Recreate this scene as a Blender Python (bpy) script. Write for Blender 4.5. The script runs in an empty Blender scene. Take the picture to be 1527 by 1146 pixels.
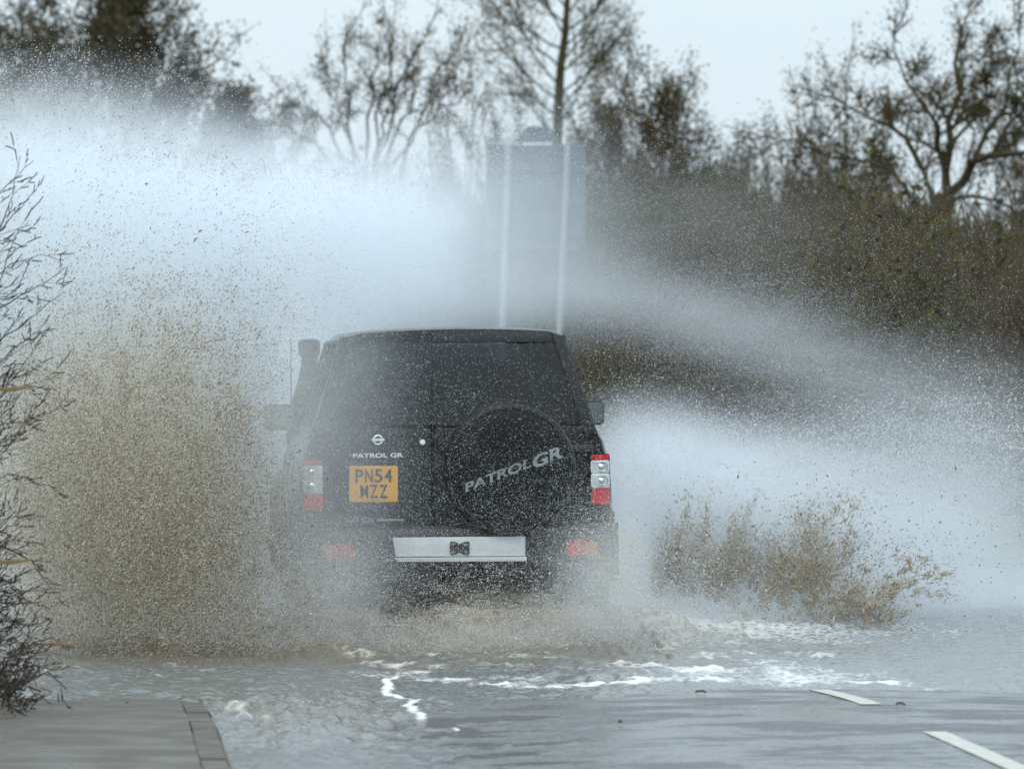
import bpy, bmesh, math, random
import numpy as np
from mathutils import Vector, Matrix, Euler

SC = bpy.context.scene
COL = SC.collection
R = math.radians

# ------------------------------------------------------------------ camera
FPX = 9250.0                      # focal length in photo pixels (photo is 1527 wide)
CAM_H = 1.7
YAW = math.atan((763.5 - 131) / FPX)
PITCH = math.atan((573 - 537) / FPX)
cd = bpy.data.cameras.new('camera')
cam = bpy.data.objects.new('camera', cd)
COL.objects.link(cam)
cam.location = (0, 0, CAM_H)
cam.rotation_euler = (math.pi / 2 - PITCH, 0, -YAW)
cd.sensor_width = 36
cd.lens = 36 * FPX / 1527
cd.clip_start = 1
cd.clip_end = 5000
cd.dof.use_dof = True
cd.dof.focus_distance = 37.0
cd.dof.aperture_fstop = 5.2
SC.camera = cam
CAMM = Euler(cam.rotation_euler).to_matrix()

# ------------------------------------------------------------------ sky and sun
SUN_EL, SUN_AZ = R(48), R(200)     # azimuth clockwise from +Y
w = bpy.data.worlds.new('World'); SC.world = w; w.use_nodes = True
nt = w.node_tree; nt.nodes.clear()
out = nt.nodes.new('ShaderNodeOutputWorld'); bg = nt.nodes.new('ShaderNodeBackground')
sky = nt.nodes.new('ShaderNodeTexSky'); sky.sky_type = 'NISHITA'; sky.sun_disc = False
sky.sun_elevation = SUN_EL; sky.sun_rotation = SUN_AZ
sky.air_density = 1.0; sky.dust_density = 4.0; sky.altitude = 0
mixw = nt.nodes.new('ShaderNodeMix'); mixw.data_type = 'RGBA'
tc = nt.nodes.new('ShaderNodeTexCoord')
cn = nt.nodes.new('ShaderNodeTexNoise'); cn.inputs['Scale'].default_value = 3.0; cn.inputs['Detail'].default_value = 4
cr = nt.nodes.new('ShaderNodeValToRGB')
cr.color_ramp.elements[0].position = 0.3; cr.color_ramp.elements[0].color = (8.2, 9.8, 10.8, 1)
cr.color_ramp.elements[1].position = 0.7; cr.color_ramp.elements[1].color = (9.2, 10.6, 11.4, 1)
mixw.inputs[0].default_value = 0.93
nt.links.new(tc.outputs['Generated'], cn.inputs['Vector'])
nt.links.new(cn.outputs['Fac'], cr.inputs['Fac'])
nt.links.new(sky.outputs['Color'], mixw.inputs[6])
nt.links.new(cr.outputs['Color'], mixw.inputs[7])
# an overcast sky is brighter overhead than at the horizon
geo = nt.nodes.new('ShaderNodeSeparateXYZ'); nt.links.new(tc.outputs['Generated'], geo.inputs[0])
gm = nt.nodes.new('ShaderNodeMath'); gm.operation = 'MULTIPLY_ADD'; gm.use_clamp = False
gmx = nt.nodes.new('ShaderNodeMath'); gmx.operation = 'MAXIMUM'; gmx.inputs[1].default_value = 0
nt.links.new(geo.outputs['Z'], gmx.inputs[0]); nt.links.new(gmx.outputs[0], gm.inputs[0])
gm.inputs[1].default_value = 1.35; gm.inputs[2].default_value = 1.0
vm = nt.nodes.new('ShaderNodeVectorMath'); vm.operation = 'SCALE'
nt.links.new(mixw.outputs[2], vm.inputs[0]); nt.links.new(gm.outputs[0], vm.inputs['Scale'])
nt.links.new(vm.outputs[0], bg.inputs['Color'])
bg.inputs['Strength'].default_value = 0.085
nt.links.new(bg.outputs[0], out.inputs[0])

sd = bpy.data.lights.new('sun', 'SUN'); sd.energy = 1.2; sd.angle = R(20); sd.color = (1, 0.97, 0.93)
sun = bpy.data.objects.new('sun', sd); COL.objects.link(sun)
sdir = Vector((math.sin(SUN_AZ) * math.cos(SUN_EL), math.cos(SUN_AZ) * math.cos(SUN_EL), math.sin(SUN_EL)))
sun.rotation_euler = sdir.to_track_quat('Z', 'Y').to_euler()
sun.location = (0, 30, 30)

SC.view_settings.view_transform = 'Standard'
SC.view_settings.look = 'None'
SC.view_settings.exposure = 0.0
SC.view_settings.gamma = 1
try: SC.cycles.use_denoising = True
except Exception: pass
SC.cycles.max_bounces = 10
SC.cycles.volume_bounces = 5
SC.cycles.transparent_max_bounces = 16
SC.cycles.volume_step_rate = 2.0

# ------------------------------------------------------------------ helpers
def W(px, py, Y):
    """point of the place at distance Y that the photo shows at (px, py)"""
    d = CAMM @ Vector(((px - 763.5) / FPX, -(py - 573) / FPX, -1))
    t = Y / d.y
    return Vector((d.x * t, Y, CAM_H + d.z * t))

def tag(o, label=None, cat=None, group=None, kind=None):
    if label: o['label'] = label
    if cat: o['category'] = cat
    if group: o['group'] = group
    if kind: o['kind'] = kind
    return o

def empty(name, loc=(0, 0, 0), rz=0.0):
    o = bpy.data.objects.new(name, None); COL.objects.link(o)
    o.location = loc; o.rotation_euler = (0, 0, rz); o.empty_display_size = 0.2
    return o

class MB:
    def __init__(s): s.v = []; s.f = []
    def add(s, vs, fs):
        b = len(s.v); s.v.extend([tuple(p) for p in vs]); s.f.extend([tuple(i + b for i in f) for f in fs])
    def box(s, lo, hi):
        x0, y0, z0 = lo; x1, y1, z1 = hi
        s.add([(x0,y0,z0),(x1,y0,z0),(x1,y1,z0),(x0,y1,z0),(x0,y0,z1),(x1,y0,z1),(x1,y1,z1),(x0,y1,z1)],
              [(0,3,2,1),(4,5,6,7),(0,1,5,4),(1,2,6,5),(2,3,7,6),(3,0,4,7)])
    def loft(s, rings, closed=True, caps=True):
        b = len(s.v); k = len(rings[0])
        for r in rings: s.v.extend([tuple(p) for p in r])
        for j in range(len(rings) - 1):
            for i in range(k if closed else k - 1):
                i2 = (i + 1) % k
                s.f.append((b + j*k + i, b + j*k + i2, b + (j+1)*k + i2, b + (j+1)*k + i))
        if caps and closed:
            s.f.append(tuple(b + i for i in range(k))[::-1])
            s.f.append(tuple(b + (len(rings)-1)*k + i for i in range(k)))
    def tube(s, path, radii, sides=6, caps=True):
        if not hasattr(radii, '__len__'): radii = [radii] * len(path)
        rings = []
        P = [Vector(p) for p in path]
        for i, p in enumerate(P):
            d = (P[min(i+1, len(P)-1)] - P[max(i-1, 0)])
            if d.length < 1e-9: d = Vector((0, 0, 1))
            d.normalize()
            a = d.cross(Vector((0, 0, 1)) if abs(d.z) < 0.9 else Vector((0, 1, 0))).normalized()
            b = d.cross(a)
            r = radii[i]
            rings.append([p + a * (r * math.cos(2*math.pi*k/sides)) + b * (r * math.sin(2*math.pi*k/sides)) for k in range(sides)])
        s.loft(rings, True, caps)
    def prism(s, poly, fn0, fn1):
        """poly: 2-D outline; fn0 / fn1 map a 2-D point to the two faces"""
        n = len(poly)
        s.add([fn0(*p) for p in poly] + [fn1(*p) for p in poly],
              [tuple(range(n)), tuple(range(2*n-1, n-1, -1))] + [(i, n+i, n+(i+1) % n, (i+1) % n) for i in range(n)])
    def lathe(s, prof, axis_o, sides=48):
        """prof: list of (radius, y) about a local Y axis at axis_o"""
        ox, oy, oz = axis_o
        rings = [[(ox + r*math.cos(2*math.pi*k/sides), oy + y, oz + r*math.sin(2*math.pi*k/sides)) for k in range(sides)] for r, y in prof]
        s.loft(rings, True, True)
    def build(s, name, mat, parent=None, smooth=35, fix=True, bevel=0):
        me = bpy.data.meshes.new(name); me.from_pydata(s.v, [], s.f); me.update()
        if fix or bevel:
            bm = bmesh.new(); bm.from_mesh(me)
            if bevel:
                bmesh.ops.bevel(bm, geom=[e for e in bm.edges if len(e.link_faces) == 2 and e.calc_face_angle(0) > 0.6],
                                offset=bevel, segments=2, profile=0.6, affect='EDGES', clamp_overlap=True)
            bmesh.ops.recalc_face_normals(bm, faces=bm.faces[:])
            bm.to_mesh(me); bm.free()
        if smooth:
            me.shade_smooth()
            try: me.set_sharp_from_angle(angle=R(smooth))
            except Exception: pass
        o = bpy.data.objects.new(name, me); COL.objects.link(o)
        if mat: me.materials.append(mat)
        if parent: o.parent = parent
        return o

def np_mesh(name, verts, faces, mat, smooth=True, attrs=None):
    """verts (n,3) float, faces (m,k) int"""
    me = bpy.data.meshes.new(name)
    n, m, k = len(verts), len(faces), faces.shape[1]
    me.vertices.add(n); me.vertices.foreach_set('co', np.ascontiguousarray(verts, dtype=np.float32).ravel())
    me.loops.add(m * k); me.loops.foreach_set('vertex_index', np.ascontiguousarray(faces, dtype=np.int32).ravel())
    me.polygons.add(m); me.polygons.foreach_set('loop_start', np.arange(0, m*k, k, dtype=np.int32))
    try: me.polygons.foreach_set('loop_total', np.full(m, k, dtype=np.int32))
    except Exception: pass
    me.update(calc_edges=True)
    if smooth: me.polygons.foreach_set('use_smooth', np.ones(m, dtype=bool))
    for nm, arr in (attrs or {}).items():
        at = me.attributes.new(nm, 'FLOAT', 'POINT'); at.data.foreach_set('value', arr.astype(np.float32).ravel())
    me.validate(); me.update()
    o = bpy.data.objects.new(name, me); COL.objects.link(o)
    if mat: me.materials.append(mat)
    return o

def hsh(*a):
    h = np.zeros(np.broadcast(*a).shape, dtype=np.uint64)
    for i, x in enumerate(a):
        h = (h ^ (x.astype(np.int64).astype(np.uint64) * np.uint64([73856093, 19349663, 83492791][i]))) * np.uint64(2654435761)
        h = h ^ (h >> np.uint64(13))
    return ((h >> np.uint64(7)) & np.uint64(0xFFFFF)).astype(np.float64) / 0xFFFFF

def vnoise(x, y, seed=0):
    x = x + seed * 17.3; y = y + seed * 9.1
    xi, yi = np.floor(x), np.floor(y); fx, fy = x - xi, y - yi
    fx = fx*fx*(3 - 2*fx); fy = fy*fy*(3 - 2*fy)
    a, b, c, d = hsh(xi, yi), hsh(xi+1, yi), hsh(xi, yi+1), hsh(xi+1, yi+1)
    return (a*(1-fx) + b*fx)*(1-fy) + (c*(1-fx) + d*fx)*fy

def fbm(x, y, o=4, seed=0):
    t, amp, s = 0, 0.5, 0
    for i in range(o):
        t = t + amp * vnoise(x * 2**i, y * 2**i, seed + i*3); s += amp; amp *= 0.5
    return t / s

def sstep(a, b, x):
    t = np.clip((x - a) / (b - a), 0, 1); return t*t*(3 - 2*t)

# ------------------------------------------------------------------ materials
def mat(name, col, rough=0.6, metal=0, col2=None, scale=8, bump=0, bscale=60, spec=0.5, coat=0, detail=5, contrast=(0.35, 0.65), rvar=0):
    m = bpy.data.materials.new(name); m.use_nodes = True
    n = m.node_tree; p = n.nodes['Principled BSDF']
    p.inputs['Base Color'].default_value = (*col, 1); p.inputs['Roughness'].default_value = rough
    p.inputs['Metallic'].default_value = metal; p.inputs['Specular IOR Level'].default_value = spec
    if coat: p.inputs['Coat Weight'].default_value = coat; p.inputs['Coat Roughness'].default_value = 0.05
    t = n.nodes.new('ShaderNodeTexCoord')
    if col2 is not None or rvar:
        ns = n.nodes.new('ShaderNodeTexNoise'); ns.inputs['Scale'].default_value = scale; ns.inputs['Detail'].default_value = detail
        n.links.new(t.outputs['Object'], ns.inputs['Vector'])
        rp = n.nodes.new('ShaderNodeValToRGB')
        rp.color_ramp.elements[0].position, rp.color_ramp.elements[1].position = contrast
        rp.color_ramp.elements[0].color = (*col, 1); rp.color_ramp.elements[1].color = (*(col2 or col), 1)
        n.links.new(ns.outputs['Fac'], rp.inputs['Fac']); n.links.new(rp.outputs['Color'], p.inputs['Base Color'])
        if rvar:
            mr = n.nodes.new('ShaderNodeMapRange'); mr.inputs['To Min'].default_value = rough; mr.inputs['To Max'].default_value = rough + rvar
            mr.inputs['From Min'].default_value = 0.35; mr.inputs['From Max'].default_value = 0.65
            n.links.new(ns.outputs['Fac'], mr.inputs['Value']); n.links.new(mr.outputs['Result'], p.inputs['Roughness'])
    if bump:
        nb = n.nodes.new('ShaderNodeTexNoise'); nb.inputs['Scale'].default_value = bscale; nb.inputs['Detail'].default_value = 4
        bp = n.nodes.new('ShaderNodeBump'); bp.inputs['Strength'].default_value = bump; bp.inputs['Distance'].default_value = 0.01
        n.links.new(t.outputs['Object'], nb.inputs['Vector']); n.links.new(nb.outputs['Fac'], bp.inputs['Height'])
        n.links.new(bp.outputs['Normal'], p.inputs['Normal'])
    return m

def glass(name, tint=0.2, col=(1, 1, 1), rough=0.03):
    m = bpy.data.materials.new(name); m.use_nodes = True; n = m.node_tree; n.nodes.clear()
    o = n.nodes.new('ShaderNodeOutputMaterial'); mx = n.nodes.new('ShaderNodeMixShader')
    tr = n.nodes.new('ShaderNodeBsdfTransparent'); gl = n.nodes.new('ShaderNodeBsdfGlossy'); fr = n.nodes.new('ShaderNodeFresnel')
    tr.inputs['Color'].default_value = (*[tint*c for c in col], 1); gl.inputs['Roughness'].default_value = rough
    fr.inputs['IOR'].default_value = 1.5
    n.links.new(fr.outputs[0], mx.inputs[0]); n.links.new(tr.outputs[0], mx.inputs[1]); n.links.new(gl.outputs[0], mx.inputs[2])
    n.links.new(mx.outputs[0], o.inputs['Surface'])
    return m

M = dict(
    paint=mat('black_paint', (0.007, 0.008, 0.010), 0.25, spec=.35, coat=0.25, rvar=0.15, scale=5),
    plastic=mat('black_plastic', (0.02, 0.021, 0.022), 0.55, col2=(0.03, 0.03, 0.03), bump=0.2, bscale=200),
    seam=mat('seam_rubber_and_well_shade', (0.004, 0.004, 0.004), 0.8),  # seams and lamp housings; also the painted shade of the wheel wells
    rubber=mat('tyre_rubber', (0.018, 0.018, 0.018), 0.75, col2=(0.05, 0.045, 0.035), scale=4),
    vinyl=mat('wheel_cover_vinyl', (0.006, 0.007, 0.007), 0.42, spec=.22, col2=(0.009, 0.010, 0.010), bump=0.15, bscale=12),
    chrome=mat('chrome', (0.75, 0.77, 0.8), 0.18, metal=1, rvar=0.15),
    silver=mat('silver_plate', (0.55, 0.58, 0.6), 0.38, metal=0.15, col2=(0.68, 0.7, 0.72), scale=3, bump=0.05, bscale=80),
    steel=mat('wheel_steel', (0.3, 0.31, 0.32), 0.35, metal=0.9),
    badge=mat('badge_white', (0.75, 0.78, 0.8), 0.3, metal=0.2),
    greytext=mat('cover_print_grey', (0.26, 0.30, 0.31), 0.6, col2=(0.13, 0.15, 0.16), scale=14),
    red=mat('red_lens', (0.62, 0.015, 0.02), 0.12, col2=(0.45, 0.01, 0.015), scale=30, coat=0.5),
    orange=mat('amber_lens', (0.5, 0.16, 0.06), 0.15, coat=0.5),
    clear=mat('clear_lens', (0.5, 0.55, 0.58), 0.12, col2=(0.72, 0.76, 0.78), scale=25, metal=0.3, coat=0.5),
    plate=mat('yellow_plate', (0.72, 0.36, 0.02), 0.35, col2=(0.66, 0.32, 0.02), scale=10),
    black=mat('plate_black', (0.02, 0.025, 0.04), 0.4),
    interior=mat('interior_cloth', (0.03, 0.032, 0.035), 0.9, col2=(0.045, 0.046, 0.05), scale=20),
    tint=glass('tinted_glass', 0.42, (0.85, 0.95, 1)), screen=glass('clear_glass', 0.8, (0.9, 1, 1)),
    mirrorglass=mat('mirror_glass', (0.25, 0.28, 0.30), 0.08, metal=1),
    sign=mat('sign_back_grey', (0.10, 0.135, 0.16), 0.6, col2=(0.12, 0.155, 0.18), scale=2, metal=0.1),
    post=mat('sign_post_galvanised', (0.33, 0.37, 0.40), 0.6, col2=(0.28, 0.32, 0.35), scale=4, metal=0.1),
    line=mat('road_paint_white', (0.42, 0.41, 0.36), 0.4, col2=(0.20, 0.20, 0.18), scale=22, contrast=(0.48, 0.8)),
    skin=mat('skin', (0.35, 0.2, 0.14), 0.6), hair=mat('hair_brown', (0.03, 0.02, 0.015), 0.8), jacket=mat('jacket_dark', (0.03, 0.035, 0.05), 0.85),
    bark=mat('bark_grey_brown', (0.056, 0.042, 0.018), 0.9, col2=(0.090, 0.068, 0.032), scale=3, bump=0.5, bscale=20),
    barkd=mat('bark_dark', (0.032, 0.026, 0.010), 0.9, col2=(0.060, 0.047, 0.018), scale=3),
    barkr=mat('bark_red_brown', (0.062, 0.041, 0.021), 0.9, col2=(0.040, 0.033, 0.016), scale=2),
    twigf=mat('twig_near', (0.022, 0.014, 0.010), 0.8, col2=(0.045, 0.030, 0.022), scale=9, spec=.2),
    ivy=mat('ivy_leaves', (0.032, 0.030, 0.012), 0.8, spec=.2, col2=(0.072, 0.056, 0.024), scale=1.2),
    hedgegreen=mat('hedge_leaves', (0.048, 0.070, 0.008), 0.8, spec=.12, col2=(0.075, 0.056, 0.014), scale=0.35),
    hedgebrown=mat('dead_hedge_leaves', (0.080, 0.048, 0.015), 0.85, spec=.12, col2=(0.038, 0.036, 0.008), scale=0.5),
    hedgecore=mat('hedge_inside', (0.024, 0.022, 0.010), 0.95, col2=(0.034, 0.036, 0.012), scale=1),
    straw=mat('dead_grass_straw', (0.24, 0.17, 0.08), 0.8, col2=(0.15, 0.10, 0.05), scale=30),
    grass=mat('verge_grass', (0.06, 0.085, 0.03), 0.9, col2=(0.10, 0.10, 0.05), scale=1.5, bump=0.6, bscale=30),
    soil=mat('field_soil', (0.08, 0.075, 0.045), 0.95, col2=(0.05, 0.06, 0.03), scale=0.2),
    kerb=mat('kerb_concrete_wet', (0.085, 0.072, 0.052), 0.5, spec=.3, col2=(0.055, 0.046, 0.033), scale=5, bump=0.3, bscale=90, rvar=0.2),
)

def droplet_mat(name, col, trans=0.35, rough=0.15):
    m = bpy.data.materials.new(name); m.use_nodes = True; n = m.node_tree; n.nodes.clear()
    o = n.nodes.new('ShaderNodeOutputMaterial'); a = n.nodes.new('ShaderNodeBsdfDiffuse'); t = n.nodes.new('ShaderNodeBsdfTranslucent')
    g = n.nodes.new('ShaderNodeBsdfGlossy'); g.inputs['Roughness'].default_value = rough
    mx = n.nodes.new('ShaderNodeMixShader'); mx2 = n.nodes.new('ShaderNodeMixShader'); fr = n.nodes.new('ShaderNodeFresnel'); fr.inputs[0].default_value = 1.33
    for k in (a, t): k.inputs['Color'].default_value = (*col, 1)
    mx.inputs[0].default_value = trans
    n.links.new(a.outputs[0], mx.inputs[1]); n.links.new(t.outputs[0], mx.inputs[2])
    n.links.new(fr.outputs[0], mx2.inputs[0]); n.links.new(mx.outputs[0], mx2.inputs[1]); n.links.new(g.outputs[0], mx2.inputs[2])
    n.links.new(mx2.outputs[0], o.inputs['Surface'])
    return m
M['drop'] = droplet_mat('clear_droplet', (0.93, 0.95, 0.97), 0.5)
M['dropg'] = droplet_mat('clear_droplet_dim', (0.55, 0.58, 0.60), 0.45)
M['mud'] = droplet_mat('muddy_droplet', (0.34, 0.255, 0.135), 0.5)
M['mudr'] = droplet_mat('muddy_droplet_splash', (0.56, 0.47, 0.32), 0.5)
M['mudl'] = droplet_mat('muddy_droplet_pale_glint', (0.90, 0.83, 0.68), 0.5)  # plume glints put into the base colour; also the pale bumper splashes

# ------------------------------------------------------------------ ground, road, path, water
KX = 0.585        # road edge at the kerb
CX = 3.75         # centre line
RX = 7.1          # far road edge

def road_z(X, Y):
    dip = sstep(29.2, 34.2, Y) * (1 - sstep(62, 80, Y))
    return 0.05 - 0.0098 * (np.clip(X, KX, RX) - CX)**2 - 0.09 * dip

def path_z(X, Y):
    return 0.062 - 0.10 * sstep(27.5, 34.0, Y) * (1 - sstep(62, 80, Y))

def grid(name, xs, ys, zf, m, attrs=None):
    X, Y = np.meshgrid(xs, ys); Z = zf(X, Y)
    nx, ny = len(xs), len(ys)
    idx = np.arange(nx*ny).reshape(ny, nx)
    F = np.stack([idx[:-1, :-1], idx[:-1, 1:], idx[1:, 1:], idx[1:, :-1]], -1).reshape(-1, 4)
    V = np.stack([X, Y, Z], -1).reshape(-1, 3)
    return np_mesh(name, V, F, m, True, {k: f(X, Y) for k, f in (attrs or {}).items()})

# wet asphalt
def asphalt():
    m = bpy.data.materials.new('wet_asphalt'); m.use_nodes = True; n = m.node_tree; p = n.nodes['Principled BSDF']
    t = n.nodes.new('ShaderNodeTexCoord')
    mp = n.nodes.new('ShaderNodeMapping'); mp.inputs['Scale'].default_value = (0.7, 1.0, 1)
    n.links.new(t.outputs['Object'], mp.inputs[0])
    a = n.nodes.new('ShaderNodeTexNoise'); a.inputs['Scale'].default_value = 1.5; a.inputs['Detail'].default_value = 9; a.inputs['Roughness'].default_value = 0.68
    n.links.new(mp.outputs[0], a.inputs['Vector'])
    film = n.nodes.new('ShaderNodeMapRange'); film.inputs['From Min'].default_value = 0.47; film.inputs['From Max'].default_value = 0.54
    n.links.new(a.outputs['Fac'], film.inputs['Value'])
    r = n.nodes.new('ShaderNodeMapRange'); r.inputs['To Min'].default_value = 0.07; r.inputs['To Max'].default_value = 0.5
    n.links.new(film.outputs[0], r.inputs['Value']); n.links.new(r.outputs[0], p.inputs['Roughness'])
    g = n.nodes.new('ShaderNodeTexNoise'); g.inputs['Scale'].default_value = 70; g.inputs['Detail'].default_value = 3
    n.links.new(t.outputs['Object'], g.inputs['Vector'])
    cr = n.nodes.new('ShaderNodeValToRGB'); cr.color_ramp.elements[0].color = (0.028, 0.031, 0.033, 1); cr.color_ramp.elements[1].color = (0.17, 0.18, 0.185, 1)
    cr.color_ramp.elements[0].position = 0.35; cr.color_ramp.elements[1].position = 0.7
    n.links.new(g.outputs['Fac'], cr.inputs['Fac']); n.links.new(cr.outputs[0], p.inputs['Base Color'])
    b1 = n.nodes.new('ShaderNodeBump'); b1.inputs['Distance'].default_value = 0.012
    n.links.new(g.outputs['Fac'], b1.inputs['Height'])
    st = n.nodes.new('ShaderNodeMapRange'); st.inputs['To Min'].default_value = 0.08; st.inputs['To Max'].default_value = 1.0
    n.links.new(film.outputs[0], st.inputs['Value']); n.links.new(st.outputs[0], b1.inputs['Strength'])
    mg = n.nodes.new('ShaderNodeMapping'); mg.inputs['Scale'].default_value = (1, 0.16, 1); n.links.new(t.outputs['Object'], mg.inputs[0])
    g2 = n.nodes.new('ShaderNodeTexNoise'); g2.inputs['Scale'].default_value = 26; g2.inputs['Detail'].default_value = 5; g2.inputs['Roughness'].default_value = 0.7
    n.links.new(mg.outputs[0], g2.inputs['Vector'])
    b2 = n.nodes.new('ShaderNodeBump'); b2.inputs['Distance'].default_value = 0.03
    n.links.new(g2.outputs['Fac'], b2.inputs['Height']); n.links.new(b1.outputs[0], b2.inputs['Normal'])
    s2 = n.nodes.new('ShaderNodeMapRange'); s2.inputs['To Min'].default_value = 0.14; s2.inputs['To Max'].default_value = 1.0
    n.links.new(film.outputs[0], s2.inputs['Value']); n.links.new(s2.outputs[0], b2.inputs['Strength'])
    n.links.new(b2.outputs[0], p.inputs['Normal'])
    return m
M['road'] = asphalt()

def water():
    m = bpy.data.materials.new('flood_water'); m.use_nodes = True; n = m.node_tree; p = n.nodes['Principled BSDF']
    t = n.nodes.new('ShaderNodeTexCoord')
    p.inputs['IOR'].default_value = 1.33; p.inputs['Roughness'].default_value = 0.06
    at = n.nodes.new('ShaderNodeAttribute'); at.attribute_name = 'foam'
    ns = n.nodes.new('ShaderNodeTexNoise'); ns.inputs['Scale'].default_value = 20; ns.inputs['Detail'].default_value = 8; ns.inputs['Roughness'].default_value = 0.78
    n.links.new(t.outputs['Object'], ns.inputs['Vector'])
    ad = n.nodes.new('ShaderNodeMath'); ad.operation = 'ADD'
    vo = n.nodes.new('ShaderNodeTexVoronoi'); vo.feature = 'DISTANCE_TO_EDGE'; vo.inputs['Scale'].default_value = 15
    mv = n.nodes.new('ShaderNodeMapping'); mv.inputs['Scale'].default_value = (1, .6, 1); n.links.new(t.outputs['Object'], mv.inputs[0]); n.links.new(mv.outputs[0], vo.inputs['Vector'])
    vl = n.nodes.new('ShaderNodeMath'); vl.operation = 'MULTIPLY_ADD'; vl.inputs[1].default_value = -0.9; n.links.new(vo.outputs['Distance'], vl.inputs[0]); n.links.new(at.outputs['Fac'], vl.inputs[2])
    n.links.new(vl.outputs[0], ad.inputs[0]); n.links.new(ns.outputs['Fac'], ad.inputs[1])
    mr = n.nodes.new('ShaderNodeMapRange'); mr.inputs['From Min'].default_value = 0.74; mr.inputs['From Max'].default_value = 1.42
    n.links.new(ad.outputs[0], mr.inputs['Value'])
    ab = n.nodes.new('ShaderNodeAttribute'); ab.attribute_name = 'mud'
    mud = n.nodes.new('ShaderNodeMix'); mud.data_type = 'RGBA'
    mud.inputs[6].default_value = (0.125, 0.14, 0.145, 1); mud.inputs[7].default_value = (0.115, 0.09, 0.055, 1)
    n.links.new(ab.outputs['Fac'], mud.inputs[0])
    fm = n.nodes.new('ShaderNodeMix'); fm.data_type = 'RGBA'
    fm.inputs[6].default_value = (0.78, 0.80, 0.81, 1); fm.inputs[7].default_value = (0.55, 0.50, 0.40, 1)
    n.links.new(ab.outputs['Fac'], fm.inputs[0])
    mx = n.nodes.new('ShaderNodeMix'); mx.data_type = 'RGBA'
    n.links.new(mr.outputs[0], mx.inputs[0]); n.links.new(mud.outputs[2], mx.inputs[6]); n.links.new(fm.outputs[2], mx.inputs[7])
    n.links.new(mx.outputs[2], p.inputs['Base Color'])
    rr = n.nodes.new('ShaderNodeMapRange'); rr.inputs['To Min'].default_value = 0.06; rr.inputs['To Max'].default_value = 0.7
    n.links.new(mr.outputs[0], rr.inputs['Value']); n.links.new(rr.outputs[0], p.inputs['Roughness'])
    mp = n.nodes.new('ShaderNodeMapping'); mp.inputs['Scale'].default_value = (1, 0.8, 1)
    n.links.new(t.outputs['Object'], mp.inputs[0])
    nb = n.nodes.new('ShaderNodeTexNoise'); nb.inputs['Scale'].default_value = 22; nb.inputs['Detail'].default_value = 4
    n.links.new(mp.outputs[0], nb.inputs['Vector'])
    bp = n.nodes.new('ShaderNodeBump'); bp.inputs['Strength'].default_value = 0.5; bp.inputs['Distance'].default_value = 0.03
    n.links.new(nb.outputs['Fac'], bp.inputs['Height']); n.links.new(bp.outputs[0], p.inputs['Normal'])
    return m
M['water'] = water()

def pathmat():
    m = mat('wet_path', (0.056, 0.050, 0.038), 0.26, spec=.25, col2=(0.084, 0.075, 0.057), scale=2.6, bump=0.6, bscale=60, rvar=0.5, contrast=(0.3, 0.7))
    return m
M['path'] = pathmat()

tag(grid('ground', np.concatenate([[-1500], np.linspace(-60, 60, 40), [1500]]), np.concatenate([[-300], np.linspace(-5, 300, 80), [3000]]),
         lambda X, Y: -0.25 + 0 * X, M['soil']), kind='structure')
tag(grid('road', np.linspace(KX, RX, 40), np.concatenate([np.linspace(-10, 90, 260), [130, 200, 320]]), road_z, M['road']), kind='structure')
tag(grid('footpath', np.linspace(-0.62, KX - 0.128, 14), np.concatenate([np.linspace(-10, 90, 260), [130, 200, 320]]), path_z, M['path']), kind='structure')
tag(grid('verge_left', np.linspace(-14, -0.62, 60), np.concatenate([np.linspace(-10, 90, 200), [130, 200, 320]]),
         lambda X, Y: path_z(X, Y) + 0.02 + 0.25 * sstep(-0.7, -3, X) + 0.08 * (fbm(X*2, Y*2, 3) - 0.3) * sstep(-0.62, -0.9, X), M['grass']), kind='structure')
tag(grid('verge_right', np.linspace(RX, 30, 80), np.concatenate([np.linspace(-10, 130, 240), [160, 200, 320]]),
         lambda X, Y: np.where(X < RX + 0.05, road_z(X, Y), road_z(X, Y) + 0.10 + 0.3 * sstep(RX, RX + 2.5, X) + 0.12 * (fbm(X*2, Y*2, 3, 4) - 0.5)), M['grass']), kind='structure')
# kerb stones, 0.915 m each with open joints
kb = MB()
y = -2.0; rg = random.Random(4)
while y < 88:
    z = lambda yy: float(path_z(0, np.array(yy))) + 0.004
    dx = rg.uniform(-0.004, 0.004); dz = rg.uniform(-0.003, 0.003)
    x0, x1 = KX - 0.125 + dx, KX + dx; y0, y1 = y + 0.02, y + 0.89
    ring = lambda yy: [(x0, yy, -0.28), (x1, yy, -0.28), (x1, yy, z(yy) - 0.03 + dz), (x1 - 0.022, yy, z(yy) + dz), (x0, yy, z(yy) + dz)]
    kb.loft([ring(y0), ring((y0+y1)/2), ring(y1)]); y += 0.915
tag(kb.build('kerb', M['kerb'], smooth=25), kind='structure')

# centre line dashes: 4 m marks, 2 m gaps
mk = MB()
for y0 in [11.3, 17.35, 23.4, 29.55, 35.6, 41.7, 47.7, 53.7, 59.7, 65.7, 71.7, 77.7]:
    ys = np.linspace(y0, y0 + 3.95, 12)
    rl = [[(CX - 0.052, yy, float(road_z(np.array(CX), np.array(yy))) + 0.004), (CX + 0.052, yy, float(road_z(np.array(CX), np.array(yy))) + 0.004)] for yy in ys]
    mk.loft(rl, closed=False)
tag(mk.build('road_markings', M['line'], smooth=0), kind='structure')

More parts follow.
